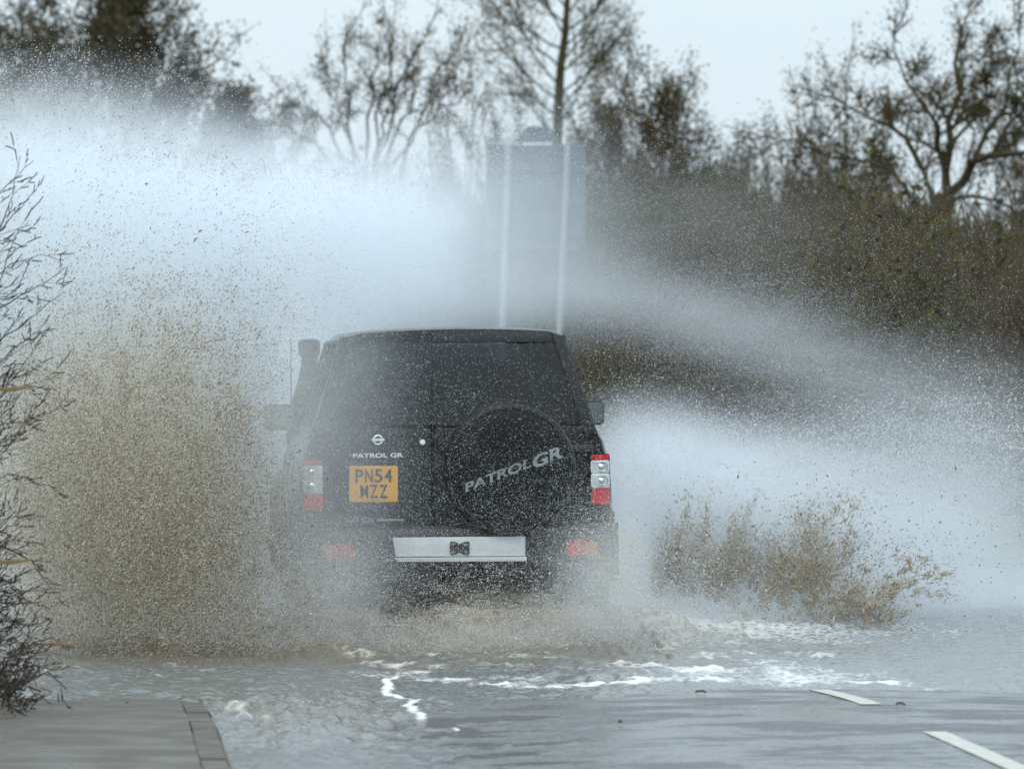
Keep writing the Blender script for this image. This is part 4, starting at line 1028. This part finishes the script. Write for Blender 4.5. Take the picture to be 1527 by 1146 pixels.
def drops(name, label, P, size, stretch, ang, angj, m, seed, smooth=True):
    """P: (n,3) positions; size: half-thickness; long axis lies near angle ang (from +X in the XZ plane)"""
    rg = np.random.default_rng(seed); n = len(P)
    a = ang + rg.normal(0, angj, n); t = rg.normal(0, .35, n)
    d = np.stack([np.cos(a)*np.cos(t), np.sin(t), np.sin(a)*np.cos(t)], -1)
    e1 = np.cross(d, [0, 1, 0]); e1 /= np.linalg.norm(e1, axis=1, keepdims=True) + 1e-9; e2 = np.cross(d, e1)
    s = size[:, None]; L = s*stretch[:, None]; o = rg.uniform(-.35, .35, (n, 1))*L
    k = rg.uniform(.7, 1.3, (n, 3, 1))
    V = np.stack([P - d*L, P + d*o + e1*s*k[:, 0], P + d*o + (-.5*e1 + .87*e2)*s*k[:, 1], P + d*o + (-.5*e1 - .87*e2)*s*k[:, 2], P + d*L], 1).reshape(-1, 3)
    b = np.arange(n)*5; F = []
    for i in range(3):
        j = (i+1) % 3; F += [np.stack([b, b+1+j, b+1+i], -1), np.stack([b+4, b+1+i, b+1+j], -1)]
    o = np_mesh(name, V, np.concatenate(F), m, smooth); tag(o, label, 'water spray', kind='stuff'); return o

GX, GY = np.meshgrid(np.arange(-60, 1600, 4.0), np.arange(60, 1100, 4.0))
def gfield(blobs):
    """sum of tilted soft spots: (x, y, sx, sy, tilt in degrees, weight)"""
    f = np.zeros_like(GX)
    for x, y, sx, sy, an, wt in blobs:
        c, s = math.cos(R(an)), math.sin(R(an)); u = (GX-x)*c - (GY-y)*s; v = (GX-x)*s + (GY-y)*c   # tilt is anticlockwise on the picture
        f += wt*np.exp(-.5*((u/sx)**2 + (v/sy)**2))
    return f
def sample(f, n, Y0, sy, seed, inside=False, zmin=.0):
    rg = np.random.default_rng(seed); p = f.ravel()/f.sum(); i = rg.choice(p.size, n, p=p)
    px = GX.ravel()[i] + rg.uniform(-2, 2, n); py = GY.ravel()[i] + rg.uniform(-2, 2, n)
    X, Z = WXZ(px, py, Y0); Y = Y0 + rg.normal(0, sy, n)
    ok = (Z > zmin)
    if not inside: ok &= ~((np.abs(X - CAR.x) < 1.02) & (Y > 36.72) & (Y < 41.7) & (Z < 1.93))
    return np.stack([X, Y, Z], -1)[ok]
def lognorm(rg, n, med, sg, hi): return np.minimum(med*np.exp(rg.normal(0, sg, n)), hi)
def cloud(name, label, f, n, Y0, sy, med, sg, hi, st, ang, angj, m, seed, **k):
    rg = np.random.default_rng(seed + 1000); P = sample(f, n, Y0, sy, seed, **k); q = len(P)
    return drops(name, label, P, lognorm(rg, q, med, sg, hi), rg.uniform(st[0], st[1], q), R(ang), R(angj), m, seed)

# --- left plume
def wisp(sx, sy, seed, lo=.25, pw=1.5): return lo + fbm(GX/sx, GY/sy, 4, seed)**pw
edgeL = sstep(-25, 70, GY - (125 + 0.30*np.clip(GX, 0, 700)*(GX < 330) + (GX >= 330)*(99 + 0.02*(GX-330)) + 60*(fbm(GX/40, GY/60, 4, 3) - .5)))
wl = gfield([(130, 330, 190, 150, 0, 1.0), (330, 520, 150, 200, 0, .8), (230, 800, 170, 150, 0, .9), (420, 760, 50, 150, 0, .7)])*edgeL
cloud('spray', 'fine white spray drops in the big plume left of the car', wl*wisp(30, 30, 1), 82368, 39.3, .8, 0.00118, .35, 0.0035, (1.6, 3.2), -35, 25, M['drop'], 101)
br = gfield([(210, 800, 105, 105, 10, 1.5), (110, 650, 90, 110, 0, .4), (220, 610, 90, 100, 0, .55), (120, 380, 90, 80, 0, .05), (60, 760, 50, 150, 0, .4), (300, 930, 120, 50, 0, .6), (340, 700, 60, 160, 0, .5)])*edgeL
brn = br*wisp(22, 26, 5, .15, 2)
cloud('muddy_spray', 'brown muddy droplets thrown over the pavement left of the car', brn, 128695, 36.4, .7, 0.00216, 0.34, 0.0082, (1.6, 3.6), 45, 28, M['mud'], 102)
cloud('muddy_spray', 'muddy droplets coloured pale as glints in the lower left plume', brn, 104514, 36.2, .7, 0.00193, 0.32, 0.0068, (1.4, 3.0), 40, 25, M['mudl'], 103)
top = gfield([(40, 150, 80, 35, 0, 1), (170, 190, 90, 30, -15, 1), (300, 235, 90, 30, -8, 1), (480, 250, 130, 30, 0, .8), (650, 220, 100, 40, 0, .5), (150, 120, 150, 40, 0, .2)])
cloud('spray', 'loose drops flung off the top edge of the left plume', top*wisp(14, 14, 8, .05, 3), 31200, 38.5, .8, 0.00185, 0.3, 0.0058, (1.3, 2.8), 65, 30, M['drop'], 104)
cloud('muddy_spray', 'brown specks along the top edge of the left plume', top*(GX < 380)*wisp(14, 14, 9, .05, 3), 2430, 38.2, .8, 0.00174, .4, 0.0053, (1.3, 2.5), 65, 30, M['mud'], 105)

# --- over the back of the car
cv = gfield([(450, 620, 60, 170, 0, 1.2), (520, 760, 100, 120, 0, .9), (560, 570, 70, 80, 0, .55), (640, 690, 130, 120, 0, .28), (780, 790, 110, 60, 0, .55), (880, 830, 60, 60, 0, 1.1), (700, 850, 160, 50, 0, .8), (500, 880, 80, 60, 0, 1.2), (800, 640, 80, 80, 0, .10), (860, 720, 40, 80, 0, .30), (400, 720, 50, 160, 0, 1.2)])
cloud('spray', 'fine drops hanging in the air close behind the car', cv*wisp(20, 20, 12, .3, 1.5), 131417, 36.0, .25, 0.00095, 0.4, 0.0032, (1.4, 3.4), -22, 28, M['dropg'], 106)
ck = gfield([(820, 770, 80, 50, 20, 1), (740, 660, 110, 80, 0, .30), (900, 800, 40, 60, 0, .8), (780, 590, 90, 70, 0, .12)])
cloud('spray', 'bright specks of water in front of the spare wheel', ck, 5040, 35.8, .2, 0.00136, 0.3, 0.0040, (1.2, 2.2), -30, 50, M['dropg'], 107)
bt = gfield([(490, 890, 60, 60, 0, 1.3), (560, 955, 120, 24, 0, 1), (740, 930, 110, 26, 0, 1.0), (860, 905, 70, 45, 0, .8), (905, 860, 40, 60, 0, 1.4), (340, 930, 80, 45, 0, .8), (980, 940, 90, 25, 0, .8), (700, 890, 40, 30, -30, .6)])
cloud('muddy_spray', 'pale brown splashes churned up under the rear bumper', bt*wisp(26, 16, 13, .05, 3), 37324, 35.9, .3, 0.00174, 0.35, 0.0076, (1.1, 2.4), 40, 45, M['mudl'], 108, zmin=-.02)
cloud('spray', 'white drops bouncing off the churned water behind the wheels', bt*wisp(20, 20, 14, .1, 2), 39312, 35.8, .35, 0.00164, .4, 0.0060, (1.2, 2.6), 60, 45, M['drop'], 109, zmin=-.02)

# --- right side
ra = gfield([(800, 430, 90, 40, 0, .5), (930, 455, 110, 42, -10, 1), (1080, 490, 120, 48, -18, 1), (1230, 560, 120, 60, -28, .9), (1000, 350, 170, 80, 0, .28), (760, 300, 130, 90, 0, .5), (1150, 420, 150, 70, 0, .3), (1380, 640, 130, 60, -20, .8), (1000, 600, 150, 50, 0, .30), (1460, 560, 90, 120, 0, .35)])
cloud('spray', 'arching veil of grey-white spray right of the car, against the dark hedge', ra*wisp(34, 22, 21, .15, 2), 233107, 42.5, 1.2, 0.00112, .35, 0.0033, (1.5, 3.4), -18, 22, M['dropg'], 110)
lo = gfield([(980, 690, 70, 50, -25, 1), (1080, 740, 110, 60, -20, 1), (1220, 760, 140, 70, -10, .9), (1400, 740, 120, 70, 0, .7), (1000, 850, 90, 80, 0, .8), (1200, 920, 200, 40, 0, .8), (1420, 900, 120, 50, 0, .5)])
top2 = gfield([(1330, 670, 130, 40, 10, 1), (1460, 690, 90, 70, 0, .9), (1120, 670, 90, 25, -10, .5)])
cloud('spray', 'dense white sheet of spray thrown to the right of the car', lo*wisp(34, 24, 22, .2, 2), 118800, 41.2, .9, 0.00178, .35, 0.0051, (1.4, 3.0), 28, 25, M['drop'], 111)
cloud('spray', 'larger drops along the upper edge of the right-hand sheet', top2*wisp(18, 14, 23, .1, 3), 26400, 40.5, .8, 0.00184, .4, 0.0054, (1.4, 3.0), 25, 25, M['drop'], 112)
# muddy splash on the right: clotted ligaments rising to the right
def clot(f, sc, seed, thr, ang=52):
    c, s = math.cos(R(ang)), math.sin(R(ang)); u = GX*c - GY*s; v = GX*s + GY*c
    g = fbm(u/(sc*2.6), v/sc, 5, seed); return f*np.clip(g - thr, 0, 1)**1.3
sp1 = gfield([(1040, 830, 45, 42, 30, 1.2), (1090, 800, 45, 60, -35, .9), (1000, 850, 30, 25, 0, .7)])
sp2 = gfield([(1215, 815, 42, 70, -25, 1.1), (1170, 850, 60, 40, 0, .5), (1255, 790, 26, 60, -35, .8)])
sp3 = gfield([(1250, 905, 70, 30, 10, 1), (1330, 870, 55, 28, 38, .9), (1180, 895, 80, 30, 0, .6), (1385, 850, 30, 22, 30, .3)])
up = gfield([(1100, 760, 80, 30, 25, .6), (1200, 745, 70, 25, 20, .5), (1290, 790, 60, 30, 30, .3)])
def fan(name, label, groups, m, seed, Y0, sy, med):
    # strings of drops torn off the water, fanning up and out
    rg = np.random.default_rng(seed); P = []; S = []; A = []
    for (x0, x1, y0, y1, a0, a1, l0, l1, nf, nd) in groups:
        for k in range(nf):
            u = rg.random(); bx = x0 + (x1-x0)*u; by = y0 + (y1-y0)*rg.random(); th = R(a0 + (a1-a0)*u + rg.normal(0, 7)); Ln = rg.uniform(l0, l1)*rg.uniform(.5, 1)
            n = int(nd*rg.uniform(.4, 1.3)); t = rg.beta(1.1, 1.5, n); cur = rg.normal(.12, .12); wob = rg.uniform(0, 6.28); fr = rg.uniform(4, 11)
            px = bx + Ln*t*math.cos(th) + Ln*cur*t*t + 2.2*np.sin(fr*t + wob); py = by - Ln*t*math.sin(th) + Ln*cur*.6*t*t + 1.5*np.cos(fr*t + wob)
            j = (1.2 + 8.0*t)*rg.uniform(.5, 1.6); px = px + rg.normal(0, 1, n)*j; py = py + rg.normal(0, 1, n)*j*.8
            Yd = Y0 + rg.normal(0, sy) + rg.normal(0, .05, n); X, Z = WXZ(px, py, Y0)
            P.append(np.stack([X, Yd, Z], -1)); S.append(med*np.exp(rg.normal(0, .4, n))*(1.15 - .55*t)); A.append(np.full(n, th) + rg.normal(0, .5, n))
    P = np.concatenate(P); S = np.concatenate(S); A = np.concatenate(A); ok = P[:, 2] > 0
    P, S, A = P[ok], np.minimum(S[ok], .018), A[ok]
    return drops(name, label, P, S, rg.uniform(1.5, 4.5, len(P)), A, .15, m, seed)
fan('muddy_spray', 'brown muddy splash rising right of the car, its dense left part', [(985, 1100, 850, 895, 95, 55, 70, 165, 70, 150), (1010, 1120, 770, 850, 85, 50, 40, 100, 36, 60)], M['mudr'], 113, 40.8, .35, .0036)
fan('muddy_spray', 'brown muddy splash right of the car, its tall middle part', [(1150, 1225, 850, 905, 88, 55, 80, 200, 58, 140), (1090, 1160, 850, 900, 90, 60, 50, 130, 26, 80), (1180, 1270, 760, 850, 75, 50, 40, 100, 30, 60)], M['mudr'], 114, 40.4, .35, .0036)
fan('muddy_spray', 'ragged brown clots of muddy water, the right-hand end of the splash', [(1190, 1320, 880, 945, 66, 38, 40, 140, 34, 110), (1080, 1300, 890, 955, 130, 10, 10, 45, 62, 55), (1310, 1410, 830, 890, 80, 0, 10, 50, 26, 34)], M['mudr'], 115, 39.9, .3, .0040)
cloud('muddy_spray', 'stray brown drops round the muddy splash', gfield([(1200, 850, 150, 70, 10, 1)])*wisp(14, 14, 34, .02, 3), 2200, 38.8, .5, .0034, .35, .009, (1.1, 2.2), 35, 40, M['mud'], 116)
cloud('spray', 'bright drops in front of the dark left part of the muddy splash', gfield([(1010, 860, 50, 40, 0, 1), (960, 900, 60, 40, 0, .8)]), 7000, 38.2, .3, 0.00210, .4, 0.0067, (1.1, 2.0), 30, 60, M['drop'], 117)

# ------------------------------------------------------------------ spray: mist, as fog volumes
def mist(name, label, blobs, colr, res, ns=.5, nscale=1.2, seed=0., aniso=0.2, margin=2.6):
    """blobs: (px, py, Y, sx px, sz px, sy m, optical depth)"""
    G = []; lo = np.array([1e9]*3); hi = -lo
    for px, py, Y, sx, sz, sy, tau in blobs:
        X, Z = WXZ(px, py, Y); s = (sx/FPX*Y, sy, sz/FPX*Y); c = (X, Y, Z); G.append((c, s, tau/(sy*2.507)))
        lo = np.minimum(lo, np.array(c) - margin*np.array(s)); hi = np.maximum(hi, np.array(c) + margin*np.array(s))
    lo[2] = max(lo[2], -.04)
    m = bpy.data.materials.new(name); m.use_nodes = True; n = m.node_tree; n.nodes.clear()
    o_ = n.nodes.new('ShaderNodeOutputMaterial'); pv = n.nodes.new('ShaderNodeVolumePrincipled')
    pv.inputs['Color'].default_value = (*colr, 1); pv.inputs['Density'].default_value = 1.0; pv.inputs['Anisotropy'].default_value = aniso
    n.links.new(pv.outputs[0], o_.inputs['Volume'])
    g = bpy.data.node_groups.new(name + '_nodes', 'GeometryNodeTree'); g.interface.new_socket('Geometry', in_out='OUTPUT', socket_type='NodeSocketGeometry')
    N = g.nodes.new; L = g.links.new
    out_ = N('NodeGroupOutput'); vc = N('GeometryNodeVolumeCube'); pos = N('GeometryNodeInputPosition'); sm = N('GeometryNodeSetMaterial'); sm.inputs['Material'].default_value = m
    vc.inputs['Min'].default_value = lo; vc.inputs['Max'].default_value = hi
    for ax, k in zip('XYZ', range(3)): vc.inputs['Resolution ' + ax].default_value = max(8, int((hi[k]-lo[k])/res[k]))
    acc = None
    def math_(op, a, b=None, cl=False):
        q = N('ShaderNodeMath'); q.operation = op; q.use_clamp = cl
        for i, x in enumerate((a, b)):
            if x is None: continue
            if isinstance(x, (int, float)): q.inputs[i].default_value = x
            else: L(x, q.inputs[i])
        return q.outputs[0]
    for c, s, amp in G:
        a = N('ShaderNodeVectorMath'); a.operation = 'SUBTRACT'; L(pos.outputs[0], a.inputs[0]); a.inputs[1].default_value = c
        b = N('ShaderNodeVectorMath'); b.operation = 'MULTIPLY'; L(a.outputs[0], b.inputs[0]); b.inputs[1].default_value = [1/x for x in s]
        d = N('ShaderNodeVectorMath'); d.operation = 'DOT_PRODUCT'; L(b.outputs[0], d.inputs[0]); L(b.outputs[0], d.inputs[1])
        e = math_('MULTIPLY', math_('EXPONENT', math_('MULTIPLY', d.outputs['Value'], -.5)), amp)
        acc = e if acc is None else math_('ADD', acc, e)
    nz = N('ShaderNodeTexNoise'); nz.noise_dimensions = '4D'; nz.inputs['W'].default_value = seed
    nz.inputs['Scale'].default_value = nscale; nz.inputs['Detail'].default_value = 7; nz.inputs['Roughness'].default_value = .72
    L(pos.outputs[0], nz.inputs['Vector'])
    f = math_('SUBTRACT', nz.outputs[0], .5); f = math_('MULTIPLY', f, 4*ns); f = math_('MAXIMUM', math_('ADD', f, 1.0), 0.0)
    sp = N('ShaderNodeSeparateXYZ'); L(pos.outputs[0], sp.inputs[0])
    ex = math_('SUBTRACT', math_('ABSOLUTE', math_('SUBTRACT', sp.outputs['X'], CAR.x)), .93)
    ey = math_('SUBTRACT', math_('ABSOLUTE', math_('SUBTRACT', sp.outputs['Y'], 39.35)), 2.42)
    ez = math_('SUBTRACT', sp.outputs['Z'], 1.86)
    outc = math_('MULTIPLY', math_('MAXIMUM', math_('MAXIMUM', ex, ey), ez), 12.0, True)
    den = math_('MULTIPLY', math_('MAXIMUM', math_('SUBTRACT', math_('MULTIPLY', acc, f), .012), 0.0), outc)
    L(den, vc.inputs['Density']); L(vc.outputs[0], sm.inputs[0]); L(sm.outputs[0], out_.inputs[0])
    me = bpy.data.meshes.new(name); me.from_pydata([(0, 0, 0)], [], []); ob = bpy.data.objects.new(name, me); COL.objects.link(ob); me.materials.append(m)
    md = ob.modifiers.new('mist', 'NODES'); md.node_group = g
    tag(ob, label, 'spray mist', kind='stuff'); return ob

white = (.925, .96, 1.0)
mist('spray_mist', 'soft white cloud of spray mist left of and above the car', [
    (40, 250, 40, 110, 62, .9, 1.8), (180, 320, 40, 120, 75, .9, 2.2), (330, 370, 40.5, 120, 80, .9, 2.6), (470, 345, 41, 100, 62, .9, 2.6), (580, 320, 41.5, 80, 50, .8, 1.4),
    (90, 440, 40, 110, 120, .9, 1.9), (260, 480, 40, 110, 110, .9, 2.3), (400, 520, 42.8, 75, 110, .6, 2.2), (420, 440, 42, 110, 60, .8, 1.6), (560, 420, 43, 90, 70, .8, .9), (670, 300, 43, 80, 60, .9, .35),
    (385, 650, 42.6, 50, 90, .5, 1.3), (100, 700, 41, 110, 130, .9, 1.1), (260, 700, 39, 90, 110, .7, .9), (700, 440, 43, 110, 50, .9, .7), (800, 410, 43, 100, 45, .9, .35), (790, 300, 43.5, 90, 80, .9, .5), (20, 860, 42, 120, 90, .9, 1.5)],
    white, (.055, .16, .055), .5, 1.6, 1.)
mist('spray_mist', 'bluish-white mist arching away to the right of the car', [
    (900, 440, 43, 70, 26, .8, .28), (1000, 460, 43, 70, 28, .8, .33), (1100, 488, 43, 75, 30, .8, .36), (1200, 530, 43, 75, 34, .8, .30), (1300, 590, 43, 80, 40, .8, .26), (1030, 330, 43, 150, 70, .8, .15), (1430, 620, 43, 90, 70, .8, .22),
    (960, 680, 41.5, 50, 45, .7, 1.4), (1030, 715, 41.5, 75, 48, .7, 1.6), (1130, 745, 41.5, 85, 55, .7, 1.6), (1250, 780, 41.5, 100, 65, .8, 1.5), (1390, 800, 41.5, 100, 70, .8, 1.1),
    (990, 800, 41.5, 60, 70, .7, 1.5), (1120, 880, 41.5, 110, 50, .8, 1.4), (1300, 900, 42, 130, 45, .9, 1.5), (1480, 900, 43, 120, 45, .9, 1.5), (1040, 930, 39.5, 110, 28, .7, 1.0), (1300, 950, 40.5, 160, 18, .8, .7), (1480, 730, 43, 70, 80, .8, .4)],
    white, (.055, .16, .045), .75, 2.2, 5.)
mist('spray_mist', 'thin veil of spray drifting behind the left half of the car', [
    (440, 640, 36.1, 34, 150, .22, .62), (515, 590, 36.1, 52, 100, .22, .30), (515, 780, 36.1, 55, 100, .22, .22), (500, 900, 36.0, 45, 50, .22, .4),
    (885, 870, 36.0, 36, 42, .22, .8), (490, 860, 36.1, 55, 50, .22, .45), (930, 840, 36.2, 24, 70, .22, .5), (740, 935, 36.1, 100, 18, .22, .25), (640, 960, 35.6, 160, 16, .3, .4), (900, 930, 35.8, 90, 26, .3, .5), (420, 930, 36, 60, 40, .22, .25)],
    (.96, .98, .99), (.04, .10, .04), .35, 2.2, 9., margin=2.4)
mist('muddy_mist', 'brownish mist low over the pavement in the left plume', [
    (210, 800, 37.6, 110, 110, .5, 1.7), (120, 720, 37.8, 90, 130, .5, .8), (220, 600, 37.8, 90, 90, .5, .6), (240, 900, 37.2, 90, 50, .5, .5), (740, 925, 36.3, 70, 26, .2, .5), (1050, 840, 40.6, 42, 45, .35, .7), (1205, 830, 40.4, 35, 50, .35, .4), (1270, 890, 40, 60, 22, .3, .4)],
    (.62, .54, .39), (.06, .12, .06), .4, 1.5, 13.)
# thin jet of water blown off the roof edge
mist('spray_mist', 'thin bright streak of spray blowing off the left roof edge', [(478, 500, 39, 22, 4, .15, 2.5), (455, 499, 39, 22, 5, .15, 1.5)], white, (.012, .05, .008), .2, 3, 15.)
